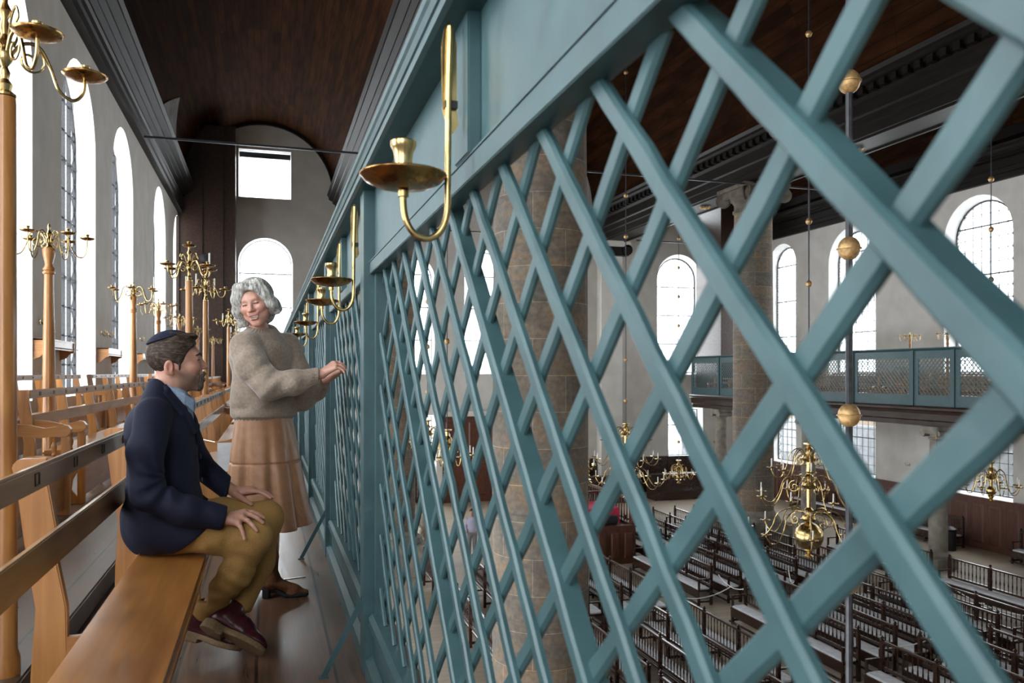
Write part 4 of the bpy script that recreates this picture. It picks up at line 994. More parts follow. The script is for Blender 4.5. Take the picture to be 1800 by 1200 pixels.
def mesh_sdf(name, fn, lo, hi, h, m, parent=None, color=None, smooth_it=1, **tags):
    """naive surface nets over a sparse grid"""
    lo = A3(lo); hi = A3(hi); B = 6
    nb = np.ceil((hi - lo) / (h * B)).astype(int); n = nb * B + 1
    ctr = np.stack(np.meshgrid(*[(np.arange(k) + .5) * h * B for k in nb], indexing='ij'), -1).reshape(-1, 3).astype(F) + lo
    dc = fn(ctr).astype(F); rad = h * B * .87 * 1.45 + .012
    V = np.empty(tuple(n), dtype=F)
    V[:] = 1
    big = np.repeat(np.repeat(np.repeat(dc.reshape(tuple(nb)), B, 0), B, 1), B, 2)
    V[:-1, :-1, :-1] = np.where(big > 0, 1, -1)
    act = (np.abs(dc) < rad).reshape(tuple(nb))
    M = np.zeros(tuple(n), dtype=bool); M[:-1, :-1, :-1] = np.repeat(np.repeat(np.repeat(act, B, 0), B, 1), B, 2)
    for ax in range(3): M |= np.roll(M, 1, ax)
    idx = np.argwhere(M); pts = idx.astype(F) * h + lo; out = np.empty(len(pts), dtype=F)
    for i in range(0, len(pts), 400000): out[i:i + 400000] = fn(pts[i:i + 400000])
    V[M] = out
    V[0] = V[-1] = 1; V[:, 0] = V[:, -1] = 1; V[:, :, 0] = V[:, :, -1] = 1
    s = V < 0; c = np.zeros(tuple(n - 1), dtype=np.int8)
    for a in (0, 1):
        for b in (0, 1):
            for d in (0, 1): c += s[a:n[0] - 1 + a, b:n[1] - 1 + b, d:n[2] - 1 + d]
    cell = (c > 0) & (c < 8); ci = np.argwhere(cell); vid = -np.ones(cell.shape, dtype=np.int64); vid[cell] = np.arange(len(ci))
    acc = np.zeros((len(ci), 3), dtype=F); cnt = np.zeros(len(ci), dtype=F)
    cor = [(a, b, d) for a in (0, 1) for b in (0, 1) for d in (0, 1)]
    for i, u in enumerate(cor):
        for w in cor[i + 1:]:
            if sum(abs(x - y) for x, y in zip(u, w)) != 1: continue
            v0 = V[ci[:, 0] + u[0], ci[:, 1] + u[1], ci[:, 2] + u[2]]; v1 = V[ci[:, 0] + w[0], ci[:, 1] + w[1], ci[:, 2] + w[2]]
            x = (v0 < 0) != (v1 < 0); t = np.where(x, v0 / np.where(x, v0 - v1, 1), 0)
            e = np.array(u, dtype=F) + (np.array(w, dtype=F) - np.array(u, dtype=F)) * t[:, None]
            acc += e * x[:, None]; cnt += x
    vs = (ci + acc / cnt[:, None]) * h + lo
    quads = []
    for ax in range(3):
        o1, o2 = [(1, 2), (2, 0), (0, 1)][ax]
        sl0 = [slice(1, -1)] * 3; sl0[ax] = slice(0, -1); sl1 = list(sl0); sl1[ax] = slice(1, None)
        s0, s1 = s[tuple(sl0)], s[tuple(sl1)]
        e = np.argwhere(s0 != s1); off = np.ones(3, dtype=int); off[ax] = 0; e = e + off
        st = s[e[:, 0], e[:, 1], e[:, 2]]
        def g(d1, d2):
            q = e.copy(); q[:, o1] -= d1; q[:, o2] -= d2; return vid[q[:, 0], q[:, 1], q[:, 2]]
        q = np.stack([g(0, 0), g(1, 0), g(1, 1), g(0, 1)], 1)
        q[~st] = q[~st][:, ::-1]; quads.append(q)
    q = np.concatenate(quads); q = q[(q >= 0).all(1)]
    for _ in range(smooth_it):          # light Laplacian relax
        a = np.zeros_like(vs); k = np.zeros(len(vs), dtype=F)
        for i in range(4):
            np.add.at(a, q[:, i], vs[q[:, (i + 1) % 4]]); np.add.at(k, q[:, i], 1)
        vs = vs * .5 + .5 * a / np.maximum(k, 1)[:, None]
    me = bpy.data.meshes.new(name); me.from_pydata(vs.tolist(), [], q.tolist()); me.materials.append(m); me.shade_smooth()
    if color is not None:
        col = color(vs.astype(F)); at = me.color_attributes.new('tint', 'FLOAT_COLOR', 'POINT')
        at.data.foreach_set('color', np.concatenate([col, np.ones((len(col), 1))], 1).astype(F).ravel())
    o = bpy.data.objects.new(name, me); COL.objects.link(o)
    if parent is not None: o.parent = parent; o.matrix_parent_inverse = Matrix.Translation(parent.location).inverted()
    for k_, v in tags.items(): o[k_] = v
    return o
def cloth(name, c1, c2, s=60, bump=.3, rough=.85, dist=.003, stretch=(1, 1, 1), sheen=0, detail=4, big=None):
    m, nt, b = nmat(name); co = coord(nt, 'Object', stretch)
    n = N(nt, 'ShaderNodeTexNoise'); n.inputs['Scale'].default_value = s; n.inputs['Detail'].default_value = detail; nt.links.new(co, n.inputs['Vector'])
    r = ramp(nt, [(.3, c1), (.7, c2)]); nt.links.new(n.outputs[0], r.inputs[0]); nt.links.new(r.outputs[0], b.inputs['Base Color'])
    b.inputs['Roughness'].default_value = rough; b.inputs['Sheen Weight'].default_value = sheen; b.inputs['Specular IOR Level'].default_value = .3
    bp = N(nt, 'ShaderNodeBump'); bp.inputs['Strength'].default_value = bump; bp.inputs['Distance'].default_value = dist
    if big:
        n2 = N(nt, 'ShaderNodeTexNoise'); n2.inputs['Scale'].default_value = big; n2.inputs['Detail'].default_value = 2; n2.inputs['Distortion'].default_value = .5; nt.links.new(co, n2.inputs['Vector'])
        ad = N(nt, 'ShaderNodeMath', operation='MULTIPLY_ADD'); ad.inputs[1].default_value = 4; nt.links.new(n2.outputs[0], ad.inputs[0]); nt.links.new(n.outputs[0], ad.inputs[2])
        nt.links.new(ad.outputs[0], bp.inputs['Height'])
    else: nt.links.new(n.outputs[0], bp.inputs['Height'])
    nt.links.new(bp.outputs[0], b.inputs['Normal'])
    return m
def mk_skin(name):
    m, nt, b = nmat(name); a = N(nt, 'ShaderNodeVertexColor'); a.layer_name = 'tint'
    n = N(nt, 'ShaderNodeTexNoise'); n.inputs['Scale'].default_value = 55; n.inputs['Detail'].default_value = 4
    tc = N(nt, 'ShaderNodeTexCoord'); nt.links.new(tc.outputs['Object'], n.inputs['Vector'])
    r = ramp(nt, [(.3, (.90, .88, .88)), (.7, (1.06, 1.04, 1.04))]); nt.links.new(n.outputs[0], r.inputs[0])
    mx = N(nt, 'ShaderNodeMix', data_type='RGBA', blend_type='MULTIPLY'); mx.inputs[0].default_value = 1
    nt.links.new(a.outputs[0], mx.inputs[6]); nt.links.new(r.outputs[0], mx.inputs[7]); nt.links.new(mx.outputs[2], b.inputs['Base Color'])
    b.inputs['Roughness'].default_value = .45; b.inputs['Subsurface Weight'].default_value = .08; b.inputs['Subsurface Radius'].default_value = (.01, .004, .002)
    bp = N(nt, 'ShaderNodeBump'); bp.inputs['Strength'].default_value = .12; bp.inputs['Distance'].default_value = .001
    nt.links.new(n.outputs[0], bp.inputs['Height']); nt.links.new(bp.outputs[0], b.inputs['Normal'])
    return m
SKIN = mk_skin('skin')
def mk_hair(name, c1, c2, c3, axis=(18, 18, 3)):
    m, nt, b = nmat(name); co = coord(nt, 'Object', axis)
    n = N(nt, 'ShaderNodeTexNoise'); n.inputs['Scale'].default_value = 9; n.inputs['Detail'].default_value = 5; n.inputs['Distortion'].default_value = .5; nt.links.new(co, n.inputs['Vector'])
    r = ramp(nt, [(.3, c1), (.5, c2), (.72, c3)]); nt.links.new(n.outputs[0], r.inputs[0]); nt.links.new(r.outputs[0], b.inputs['Base Color'])
    b.inputs['Roughness'].default_value = .6; b.inputs['Specular IOR Level'].default_value = .22
    bp = N(nt, 'ShaderNodeBump'); bp.inputs['Strength'].default_value = .4; bp.inputs['Distance'].default_value = .003
    nt.links.new(n.outputs[0], bp.inputs['Height']); nt.links.new(bp.outputs[0], b.inputs['Normal'])
    return m

def head_sdf(q, smile=0, female=False):
    """q in head space: x forward, y left, z up; origin mid-head"""
    k = .92 if female else 1.0
    d = el(q, (-.012, 0, .040), (.097, .077, .084))
    d = smin(d, el(q, (.030, 0, -.022), (.064, .062 * (1.09 if female else 1), .092)), .03)
    d = smin(d, el(q, (.034, 0, -.078), (.052, .050, .036)), .025)
    d = smin(d, rc(q, (.070, -.010, -.104), (.070, .010, -.104), .017, .017), .02)
    for s in (-1, 1):
        d = smin(d, el(q, (.062, s * (.040 + .004 * female), -.026 + .008 * smile), (.028, .026, .025)), .02)
        d = smin(d, rc(q, (.050, s * .052, -.06), (.0, s * .064, -.02), .014, .012), .02)
    d = smin(d, rc(q, (.080, -.030, .030), (.080, .030, .030), .012, .012), .02)
    for s in (-1, 1):
        d = smax(d, -(np.linalg.norm(q - A3((.104, s * .032, .010)), axis=1) - .018), .012)
        d = smin(d, el(q, (.0785, s * .031, .010), (.0125, .016, .0105)), .004)      # lids over the eyeball
        d = smax(d, -rc(q, (.0935, s * .019, .0085), (.086, s * .044, .0075 - .003 * smile), .0022, .0012), .002)   # lash line
    d = smin(d, rc(q, (.088, 0, .018), (.106, 0, -.018), .008, .0105), .010)
    d = smin(d, el(q, (.110, 0, -.024), (.012, .011, .010)), .006)
    for s in (-1, 1): d = smin(d, el(q, (.099, s * .013, -.027), (.012, .0085, .008)), .005)
    for s in (-1, 1): d = smax(d, -(np.linalg.norm(q - A3((.107, s * .007, -.034)), axis=1) - .0035), .003)
    # mouth
    w = .021 + .009 * smile; cu = .010 * smile
    up = [(.092, -w, -.052 + cu), (.1005, -w * .4, -.0535), (.1005, w * .4, -.0535), (.092, w, -.052 + cu)]
    if smile:
        up = [(.088, -w, -.050 + cu), (.100, -w * .5, -.0545), (.100, w * .5, -.0545), (.088, w, -.050 + cu)]
        lo = [(.088, -w, -.052 + cu), (.097, -w * .5, -.0725), (.097, w * .5, -.0725), (.088, w, -.052 + cu)]
        d = smin(d, chain(q, up, (.004, .006, .006, .004), .004), .006); d = smin(d, chain(q, lo, (.004, .0075, .0075, .004), .004), .006)
        d = smax(d, -el(q, (.102, 0, -.0625), (.016, w * .86, .0075)), .003)
        d = smin(d, el(q, (.082, 0, -.0600), (.0115, w * .80, .0045)), .001)   # teeth row
    else:
        lo = [(.090, -w, -.055), (.098, -w * .4, -.0625), (.098, w * .4, -.0625), (.090, w, -.055)]
        d = smin(d, chain(q, up, (.004, .0058, .0058, .004), .004), .006); d = smin(d, chain(q, lo, (.004, .0065, .0065, .004), .004), .006)
        d = smax(d, -rc(q, (.104, -w * .8, -.0578), (.104, w * .8, -.0578), .0022, .0022), .002)
    for s in (-1, 1):
        e = el(q, (-.030, s * .080, -.014), (.019, .010, .033), frame((1, 0, -.15), (.15, 0, 1))); e = smax(e, -el(q, (-.026, s * .091, -.012), (.011, .009, .020)), .004)
        e = smin(e, el(q, (-.020, s * .079, -.040), (.008, .006, .010)), .006)
        d = smin(d, e, .006)
    return d
def hand_sdf(p, wrist, knuck, tips, thumb, up, r=.0088, curl=.012, palm=.014):
    """wrist point, 4 knuckles, 4 fingertips, thumb polyline; fingers arch by curl along up"""
    up = A3(up); W = A3(wrist); K = [A3(x) for x in knuck]
    d = None
    for i, kx in enumerate(K):
        e = rc(p, W + (kx - W) * .12, kx, .017, palm * (.95 if i in (0, 3) else 1)); d = e if d is None else smin(d, e, .016)
    for i, (a, t) in enumerate(zip(K, tips)):
        t = A3(t); m1 = a + (t - a) * .42 + up * curl; m2 = a + (t - a) * .74 + up * curl * .75
        rr = r * (1.0 if i < 3 else .88)
        f = ucat([rc(p, a, m1, rr * 1.12, rr), rc(p, m1, m2, rr, rr * .92), rc(p, m2, t, rr * .92, rr * .78)], .004)
        d = smin(d, f, .006)
    th = [A3(x) for x in thumb]
    d = smin(d, chain(p, th, [.0145, .0115, .0095, .0085][:len(th)], .006), .010)
    return d
def skin_color(base, heads, stubble=False):
    """base skin, ruddier cheeks and nose, lips, teeth, dark mouth"""
    def f(v):
        c = np.tile(A3(base), (len(v), 1)).astype(F)
        for (O, R, smile, w) in heads:
            q = (v - A3(O)) @ R
            near = np.linalg.norm(q, axis=1) < .16
            def mixc(mask, col): c[:] = c * (1 - mask[:, None]) + A3(col) * mask[:, None]
            for s in (-1, 1):
                mixc(near * .55 * np.exp(-((q - A3((.075, s * .042, -.028))) ** 2).sum(1) / .0006), (.55, .19, .13))
                mixc(near * .5 * np.exp(-((q - A3((-.024, s * .085, -.014))) ** 2).sum(1) / .0006), (.55, .17, .12))
            mixc(near * .5 * np.exp(-((q - A3((.115, 0, -.024))) ** 2).sum(1) / .0002), (.55, .19, .14))
            if stubble:
                jb = 1 / (1 + np.exp((q[:, 2] + .045 - .35 * np.clip(.05 - q[:, 0], -.02, .055)) / .006)) / (1 + np.exp(-(q[:, 0] + .002) / .006)) / (1 + np.exp((-.118 - q[:, 2]) / .006))
                mixc(near * jb * .85, (.135, .088, .066))
            cu = .010 * smile
            zl = q[:, 2] - (-.0575 if not smile else -.062) - cu * np.clip(np.abs(q[:, 1]) / w, 0, 1) ** 2
            lip = near & (q[:, 0] > .084) & (np.abs(q[:, 1]) < w * 1.0) & (np.abs(zl) < (.0105 if not smile else .0155) * np.sqrt(np.clip(1 - (q[:, 1] / (w * 1.05)) ** 2, 0, 1)))
            mixc(lip * .55, (.42, .14, .12))
            if smile:
                inn = near & (q[:, 0] < .0945) & (q[:, 0] > .06) & (np.abs(q[:, 1]) < w * .8) & (np.abs(zl) < .009)
                mixc(inn * 1.0, (.06, .015, .012))
                te = near & (q[:, 0] > .080) & (q[:, 0] < .0965) & (np.abs(q[:, 1]) < w * .78) & (q[:, 2] > -.0655) & (q[:, 2] < -.0555)
                mixc(te * 1.0, (.78, .74, .66))
            for s in (-1, 1):
                lash = near & (np.abs(q[:, 2] - .008 + .06 * np.abs(np.abs(q[:, 1]) - .031)) < .0034) & (np.abs(np.abs(q[:, 1]) - .031) < .016) & (q[:, 0] > .07)
                mixc(lash * .8, (.06, .035, .03))
        return np.clip(c, 0, 1)
    return f
# ------------------------------------------------------------ the seated man
def man():
    O = (-.360, 3.69, 1.238); yaw = math.radians(2)
    Rh = frame((math.cos(yaw), math.sin(yaw), .10), (-.12, 0, 1))
    t = thing('person', 'seated bearded man in navy blazer and skullcap, smiling up at the woman', 'person', (-.36, 3.68, .45))
    sk = (.46, .235, .165)
    hipR, hipL = (-.37, 3.59, .555), (-.37, 3.78, .555)
    kneeR, kneeL = (-.048, 3.475, .530), (.002, 3.77, .552)
    ankR, ankL = (-.243, 3.625, .205), (-.105, 3.66, .20)
    shR, shL = (-.425, 3.51, 1.035), (-.385, 3.89, 1.045)
    elR, elL = (-.43, 3.44, .735), (-.30, 3.99, .77)
    wrR, wrL = (-.155, 3.43, .615), (-.135, 3.83, .665)
    kR = [(-.086, 3.470, .632), (-.086, 3.447, .630), (-.094, 3.424, .618), (-.108, 3.404, .600)]
    tR = [(-.012, 3.470, .606), (-.014, 3.430, .592), (-.036, 3.398, .566), (-.082, 3.378, .540)]
    thR = [(-.150, 3.45, .625), (-.115, 3.49, .625), (-.082, 3.505, .610)]
    kL = [(-.065, 3.80, .672), (-.055, 3.82, .672), (-.050, 3.84, .668), (-.050, 3.86, .660)]
    tL = [(.018, 3.775, .640), (.03, 3.80, .638), (.03, 3.83, .632), (.02, 3.855, .625)]
    thL = [(-.130, 3.80, .66), (-.095, 3.765, .640), (-.062, 3.735, .622)]
    def body(p):
        q = (p - A3(O)) @ Rh
        d = head_sdf(q, .6)
        d = smin(d, rc(p, (-.385, 3.69, 1.18), (-.405, 3.69, 1.06), .056, .062), .03)
        tor = ucat([el(p, (-.415, 3.69, .93), (.090, .150, .14)), el(p, (-.40, 3.69, .74), (.10, .14, .17)), el(p, (-.38, 3.69, .585), (.11, .15, .10))], .05)
        d = smin(d, tor, .03)
        for sh, e, w in ((shR, elR, wrR), (shL, elL, wrL)): d = smin(d, chain(p, (sh, e, w), (.045, .034, .025)), .02)
        d = smin(d, hand_sdf(p, wrR, kR, tR, thR, (0, -.25, 1), .0100, .010, .0155), .012); d = smin(d, hand_sdf(p, wrL, kL, tL, thL, (0, 0, 1), .0098, .010, .0155), .012)
        for h_, k_, a_ in ((hipR, kneeR, ankR), (hipL, kneeL, ankL)): d = smin(d, chain(p, (h_, k_, a_), (.060, .042, .026)), .03)
        return d
    mesh_sdf('body', body, (-.62, 3.28, .10), (.12, 4.10, 1.42), .0036, SKIN, t, skin_color(sk, [(O, Rh, .6, .026)], True))
    # short hair, beard and brows
    HAIR = mk_hair('brown_grey_hair', (.018, .010, .006), (.042, .026, .017), (.110, .082, .062), (3.5, 16, 16))
    def hair(p):
        q = (p - A3(O)) @ Rh
        d = el(q, (-.014, 0, .044), (.107, .086, .092)) + .0016 * vnoise(q * A3((.35, 1, 1)), 150, 1)
        cut = np.maximum(q[:, 0] - .055 - .35 * (q[:, 2] - .06), -.02 - q[:, 2] - .35 * (-.03 - q[:, 0]) - 9 * np.clip(-.06 - q[:, 0], 0, 1) * .12)
        face = el(q, (.085, 0, -.01), (.075, .10, .085)); ear = el(q, (-.016, 0, -.024), (.026, .12, .038))
        low = (-.062 + .0 * q[:, 0]) - q[:, 2]
        d = smax(d, -face, .01); d = smax(d, -ear, .006); d = smax(d, low, .01)
        d = smax(d, (q[:, 0] * .9 - .02) - (q[:, 2] + .03) * 1.2, .01)
        for s in (-1, 1): d = smin(d, rc(q, (.016, s * .074, .03), (.010, s * .076, -.028), .007, .004), .006)
        tuft = ucat([rc(q, (-.01, -.035 + .022 * i, .118), (.082 + .006 * math.sin(i * 3.), -.042 + .024 * i, .106 + .006 * math.cos(i * 2.3)), .020, .008) for i in range(4)], .012)
        tuft = smin(tuft, rc(q, (.0, -.05, .10), (.07, -.052, .075), .014, .006), .01)
        return smin(d, tuft + .0014 * vnoise(q * A3((.3, 1, 1)), 170, 4), .014)
    mesh_sdf('hair', hair, (-.50, 3.57, 1.17), (-.20, 3.81, 1.42), .0034, HAIR, t)
    BEARD = mk_hair('grizzled_beard', (.035, .022, .016), (.085, .058, .044), (.20, .155, .125), (14, 14, 14))
    def beard(p):
        q = (p - A3(O)) @ Rh
        d = head_sdf(q, .6) - .0050 + .0012 * vnoise(q, 320, 2)
        m = smax(d, el(q, (.082, 0, -.100), (.034, .034, .026)), .004)
        must = smax(d, chain(q, ((.098, -.030, -.060), (.104, -.014, -.047), (.104, .014, -.047), (.098, .030, -.060)), (.006, .008, .008, .006), .004), .003)
        m = smin(m, must, .003)
        for s_ in (-1, 1): m = smin(m, smax(d, rc(q, (.094, s_ * .032, -.062), (.086, s_ * .028, -.092), .008, .010), .003), .004)
        return smax(m, -el(q, (.100, 0, -.0625), (.016, .024, .0085)), .002)
    mesh_sdf('beard', beard, (-.40, 3.6, 1.10), (-.20, 3.79, 1.26), .0028, BEARD, t)
    def brows(p):
        q = (p - A3(O)) @ Rh
        return ucat([chain(q, ((.097, s * .014, .028), (.094, s * .030, .034), (.079, s * .049, .027)), (.0042, .0050, .003), .003) for s in (-1, 1)], .001)
    mesh_sdf('eyebrows', brows, (-.30, 3.6, 1.25), (-.22, 3.79, 1.33), .0022, HAIR, t)
    NAVYK = cloth('navy_skullcap', (.005, .006, .020), (.009, .012, .036), 90, .2)
    def cap(p):
        q = (p - A3(O)) @ Rh; c = A3((-.016, 0, .045)); n = A3((-.22, 0, .975)); n /= np.linalg.norm(n)
        d = el(q, (-.015, 0, .045), (.113, .092, .101)); inner = el(q, (-.014, 0, .044), (.104, .083, .090))
        return np.maximum(np.maximum(d, -inner), .066 - (q - c) @ n)
    mesh_sdf('skullcap', cap, (-.50, 3.57, 1.26), (-.22, 3.81, 1.43), .0028, NAVYK, t)
    # shirt
    SHIRT = cloth('pale_blue_check_shirt', (.22, .30, .42), (.36, .44, .56), 140, .15)
    def shirt(p):
        d = ucat([el(p, (-.400, 3.69, .95), (.104, .14, .15)), el(p, (-.405, 3.69, .76), (.098, .12, .17)), rc(p, (-.385, 3.69, 1.04), (-.385, 3.69, 1.105), .076, .066)], .05)
        return d
    mesh_sdf('shirt', shirt, (-.55, 3.5, .58), (-.20, 3.88, 1.16), .005, SHIRT, t)
    def collar(p):
        ring = []
        for s in (-1, 1):
            pts = [(-.455, 3.69, 1.168), (-.435, 3.69 + s * .052, 1.160), (-.380, 3.69 + s * .070, 1.135), (-.330, 3.69 + s * .058, 1.105), (-.296, 3.69 + s * .028, 1.078)]
            for a, b in zip(pts, pts[1:]):
                for dz in (.004, -.004, -.012, -.020, -.028): ring.append(rc(p, (a[0], a[1] + s * .2 * -dz, a[2] + dz), (b[0], b[1] + s * .2 * -dz, b[2] + dz * (1.3 if b[0] > -.34 else 1)), .0055, .0055))
        return ucat(ring, .004)
    mesh_sdf('shirt_collar', collar, (-.50, 3.58, 1.0), (-.27, 3.80, 1.18), .0035, SHIRT, t)
    # blazer
    NAVY = cloth('navy_wool_blazer', (.0052, .0064, .018), (.0085, .0105, .029), 220, .25, .8, .0015, big=9)
    ax = A3((math.cos(.12), math.sin(.12), 0))
    def blazer(p):
        q = p
        chest = el(p, (-.425, 3.70, .955), (.142, .195, .150)); waist = el(p, (-.415, 3.70, .77), (.142, .170, .20)); hip = el(p, (-.42, 3.70, .58), (.165, .185, .17))
        d = ucat([chest, waist, hip], .07)
        d = smin(d, ucat([rc(p, (-.44, 3.56, 1.05), (-.430, 3.65, 1.128), .055, .050), rc(p, (-.43, 3.73, 1.128), (-.40, 3.84, 1.06), .050, .055)], .03), .05)
        sr = chain(p, ((-.432, 3.515, 1.03), (-.452, 3.455, .90), (-.442, 3.43, .725), (-.30, 3.41, .655), (-.175, 3.425, .622)), (.072, .066, .062, .058, .050), .03)
        sl = chain(p, ((-.39, 3.88, 1.03), (-.31, 3.99, .79), (-.16, 3.845, .672)), (.070, .062, .046), .03)
        # creases gathering at the elbow and armpit
        a_, b_ = p[:, 0] + .375, p[:, 2] - .795; r_ = np.hypot(a_, b_); th_ = np.arctan2(b_, a_)
        fold = np.sin(th_ * 8 + r_ * 20 + .5 * vnoise(p, 12, 3)) * np.exp(-((r_ - .07) / .07) ** 2) * (p[:, 1] < 3.50) * .0060
        fold += np.sin(p[:, 0] * 34 + p[:, 2] * 20 + 1.3 * vnoise(p, 7, 8)) * np.exp(-((p - A3((-.42, 3.46, .93))) ** 2).sum(1) / .018) * .0045
        fold += np.sin(p[:, 0] * 62 + p[:, 2] * 26 + 1.2 * vnoise(p, 9, 12)) * np.exp(-((p - A3((-.25, 3.42, .65))) ** 2).sum(1) / .008) * .0030
        wr = np.sin(p[:, 2] * 46 + p[:, 0] * 30 + 1.5 * vnoise(p, 8, 21)) * np.exp(-((p[:, 2] - .66) / .12) ** 2) * .0035
        d = d + wr
        sr = sr + fold
        sr = smax(sr, plane(p, (-.160, 3.425, .615), (.97, .05, -.22)), .004); sl = smax(sl, plane(p, (-.165, 3.85, .67), (1, 0, -.2)), .004)
        # front opening: a wedge that narrows down to the button
        n1 = A3((.0, 1, 0)); zz = np.clip((p[:, 2] - .945) / .20, 0, 1.2)
        v = np.maximum(np.abs(p[:, 1] - 3.69) - (.002 + .058 * zz), .948 - p[:, 2]); v = np.maximum(v, -.37 - p[:, 0])
        d = smax(d, -v, .006)
        # lapels raised beside the opening
        edge = np.abs(np.abs(p[:, 1] - 3.69) - (.026 + .058 * zz)) - .026 * np.clip(zz * 1.6, 0, 1)
        d = d - .005 * np.clip(-edge / .004, 0, 1) * (p[:, 0] > -.40) * (zz > .02)
        # neck hole and hem
        d = smax(d, -rc(p, (-.395, 3.69, 1.07), (-.37, 3.69, 1.25), .066, .078), .008)
        d = smin(d, ucat([rc(p, (-.40, 3.580, .575), (-.27, 3.53, .565), .122, .100), rc(p, (-.40, 3.80, .58), (-.30, 3.80, .575), .12, .09)], .03), .04)
        low = .462 + .85 * np.clip(p[:, 0] + .36, 0, 1) - .05 * np.clip(-.50 - p[:, 0], 0, .02) / .02
        d = smax(d, low - p[:, 2], .006)
        d = smax(d, -bx(p, (-.40, 2.9, .35), (.130, 1.75, .104), .01), .004)
        d = smin(d, sr, .018); d = smin(d, sl, .018)
        return d + .0022 * vnoise(p, 26, 6)
    mesh_sdf('blazer', blazer, (-.66, 3.30, .40), (-.06, 4.10, 1.20), .0052, NAVY, t)
    def ccol(p):
        ring = []
        for s in (-1, 1):
            pts = [(-.462, 3.69, 1.168), (-.442, 3.69 + s * .062, 1.158), (-.392, 3.69 + s * .086, 1.130), (-.328, 3.69 + s * .082, 1.05), (-.288, 3.69 + s * .052, .97), (-.272, 3.69 + s * .016, .895)]
            ring.append(chain(p, pts, (.012, .012, .012, .012, .011, .006), .01)); ring.append(chain(p, [(a[0] - .006, a[1] + s * .016, a[2] - .022) for a in pts[:5]], (.010, .012, .014, .016, .012), .01))
        return ucat(ring, .012)
    mesh_sdf('lapel_collar', ccol, (-.52, 3.56, .82), (-.22, 3.82, 1.16), .004, NAVY, t)
    for z, x in ((.845, -.268), (.745, -.262)):
        MB().lathe([(0, 0), (.011, 0), (.011, .004), (0, .005)], 16, (x, 3.662, z), Matrix.Rotation(PI / 2, 4, 'Y')).build('button', BLACKC, t).matrix_parent_inverse = Matrix.Translation(t.location).inverted()
    # trousers
    MUST = cloth('mustard_cotton', (.270, .146, .042), (.350, .198, .064), 180, .25, .85, .002, big=12)
    def trous(p):
        k = .0
        right = chain(p, (hipR, (-.20, 3.52, .545), kneeR, (-.12, 3.545, .37), ankR), (.092, .080, .068, .062, .054), .04)
        left = chain(p, (hipL, (-.18, 3.79, .56), kneeL, (-.03, 3.71, .37), ankL), (.092, .080, .067, .060, .052), .04)
        a_, b_ = p[:, 0] + .135, p[:, 2] - .465; r_ = np.hypot(a_, b_); th_ = np.arctan2(b_, a_)
        fr = np.sin(th_ * 6 + r_ * 55 + 1.2 * vnoise(p, 14, 3)) * np.exp(-((r_ - .085) / .04) ** 2) * (p[:, 1] < 3.50) * .0036
        fr += np.sin(p[:, 0] * 42 - p[:, 2] * 70 + 1.0 * vnoise(p, 9, 5)) * np.exp(-((p - A3((-.24, 3.45, .52))) ** 2).sum(1) / .014) * .0030
        fr += np.sin(p[:, 0] * 60 + p[:, 2] * 88 + 1.2 * vnoise(p, 9, 11)) * np.exp(-((p - A3((-.12, 3.52, .33))) ** 2).sum(1) / .016) * .0030
        fr += np.sin(p[:, 2] * 110 + 1.2 * vnoise(p, 18, 7)) * np.exp(-((p - A3((-.20, 3.58, .26))) ** 2).sum(1) / .006) * .004
        right = smax(right + fr, plane(p, (-.262, 3.64, .165), (-.35, .2, -1)), .004); left = smax(left, plane(p, (-.115, 3.66, .172), (-.2, 0, -1)), .004)
        seat = el(p, (-.39, 3.69, .545), (.15, .19, .10))
        d = smin(smin(right, left, .006), seat, .05)
        d = smax(d, -smin(rc(p, ankR, (-.29, 3.655, .12), .044, .040), rc(p, ankL, (-.115, 3.65, .12), .042, .038), .001), .003)
        bench = bx(p, (-.40, 2.9, .35), (.17, 1.75, .101), .01)
        return np.maximum(d, -bench) + .0015 * vnoise(p, 30, 2)
    mesh_sdf('trousers', trous, (-.60, 3.33, .13), (.15, 3.95, .72), .0048, MUST, t)
    # boots
    OX = cloth('oxblood_leather', (.040, .006, .010), (.075, .012, .018), 40, .2, .28, .002, big=14)
    CREPE = cloth('crepe_sole', (.17, .105, .055), (.25, .165, .09), 120, .3, .8)
    def boot(nm, heel, toe, up, ank):
        R = frame(Vector(toe) - Vector(heel), up); c = A3(heel)
        def up_(p):
            q = (p - c) @ R
            d = ucat([el(q, (.03, 0, .045), (.042, .036, .050)), rc(q, (.05, 0, .040), (.20, -.004, .026), .037, .030), el(q, (.215, -.004, .020), (.055, .044, .032)), el(q, (.12, 0, .05), (.07, .036, .05))], .03)
            a = A3(ank); d = smin(d, rc(p, a + A3((0, 0, .005)), np.array(c + R @ A3((.055, 0, .06))), .043, .042), .03)
            d = np.maximum(d, .012 - q[:, 2])
            d = d + .002 * np.sin(q[:, 0] * 210 + vnoise(p, 30, 4)) * np.exp(-((q - A3((.13, 0, .07))) ** 2).sum(1) / .002)
            return d
        def so(p):
            q = (p - c) @ R
            d = ucat([el(q * A3((1, 1, 0)), (.028, 0, 0), (.044, .039, 9)), el(q * A3((1, 1, 0)), (.19, -.002, 0), (.085, .050, 9)), bx(q * A3((1, 1, 0)), (.10, 0, 0), (.08, .030, 9), .01)], .03)
            zz = np.abs(q[:, 2] - .0) - .014
            arch = np.where(q[:, 0] < .085, -.014 - .016, -.012); z2 = np.maximum(q[:, 2] - .013, arch - q[:, 2] + .0)
            return smax(d, z2, .004)
        lo = np.minimum(A3(heel), A3(toe)) - .11; hi = np.maximum(np.maximum(A3(heel), A3(toe)), A3(ank)) + .10
        b = mesh_sdf(nm, up_, lo, hi, .0042, OX, t); b['label'] = 'oxblood leather lace-up boot'
        s = mesh_sdf('crepe_sole', so, lo, hi, .0042, CREPE, None); s.parent = b
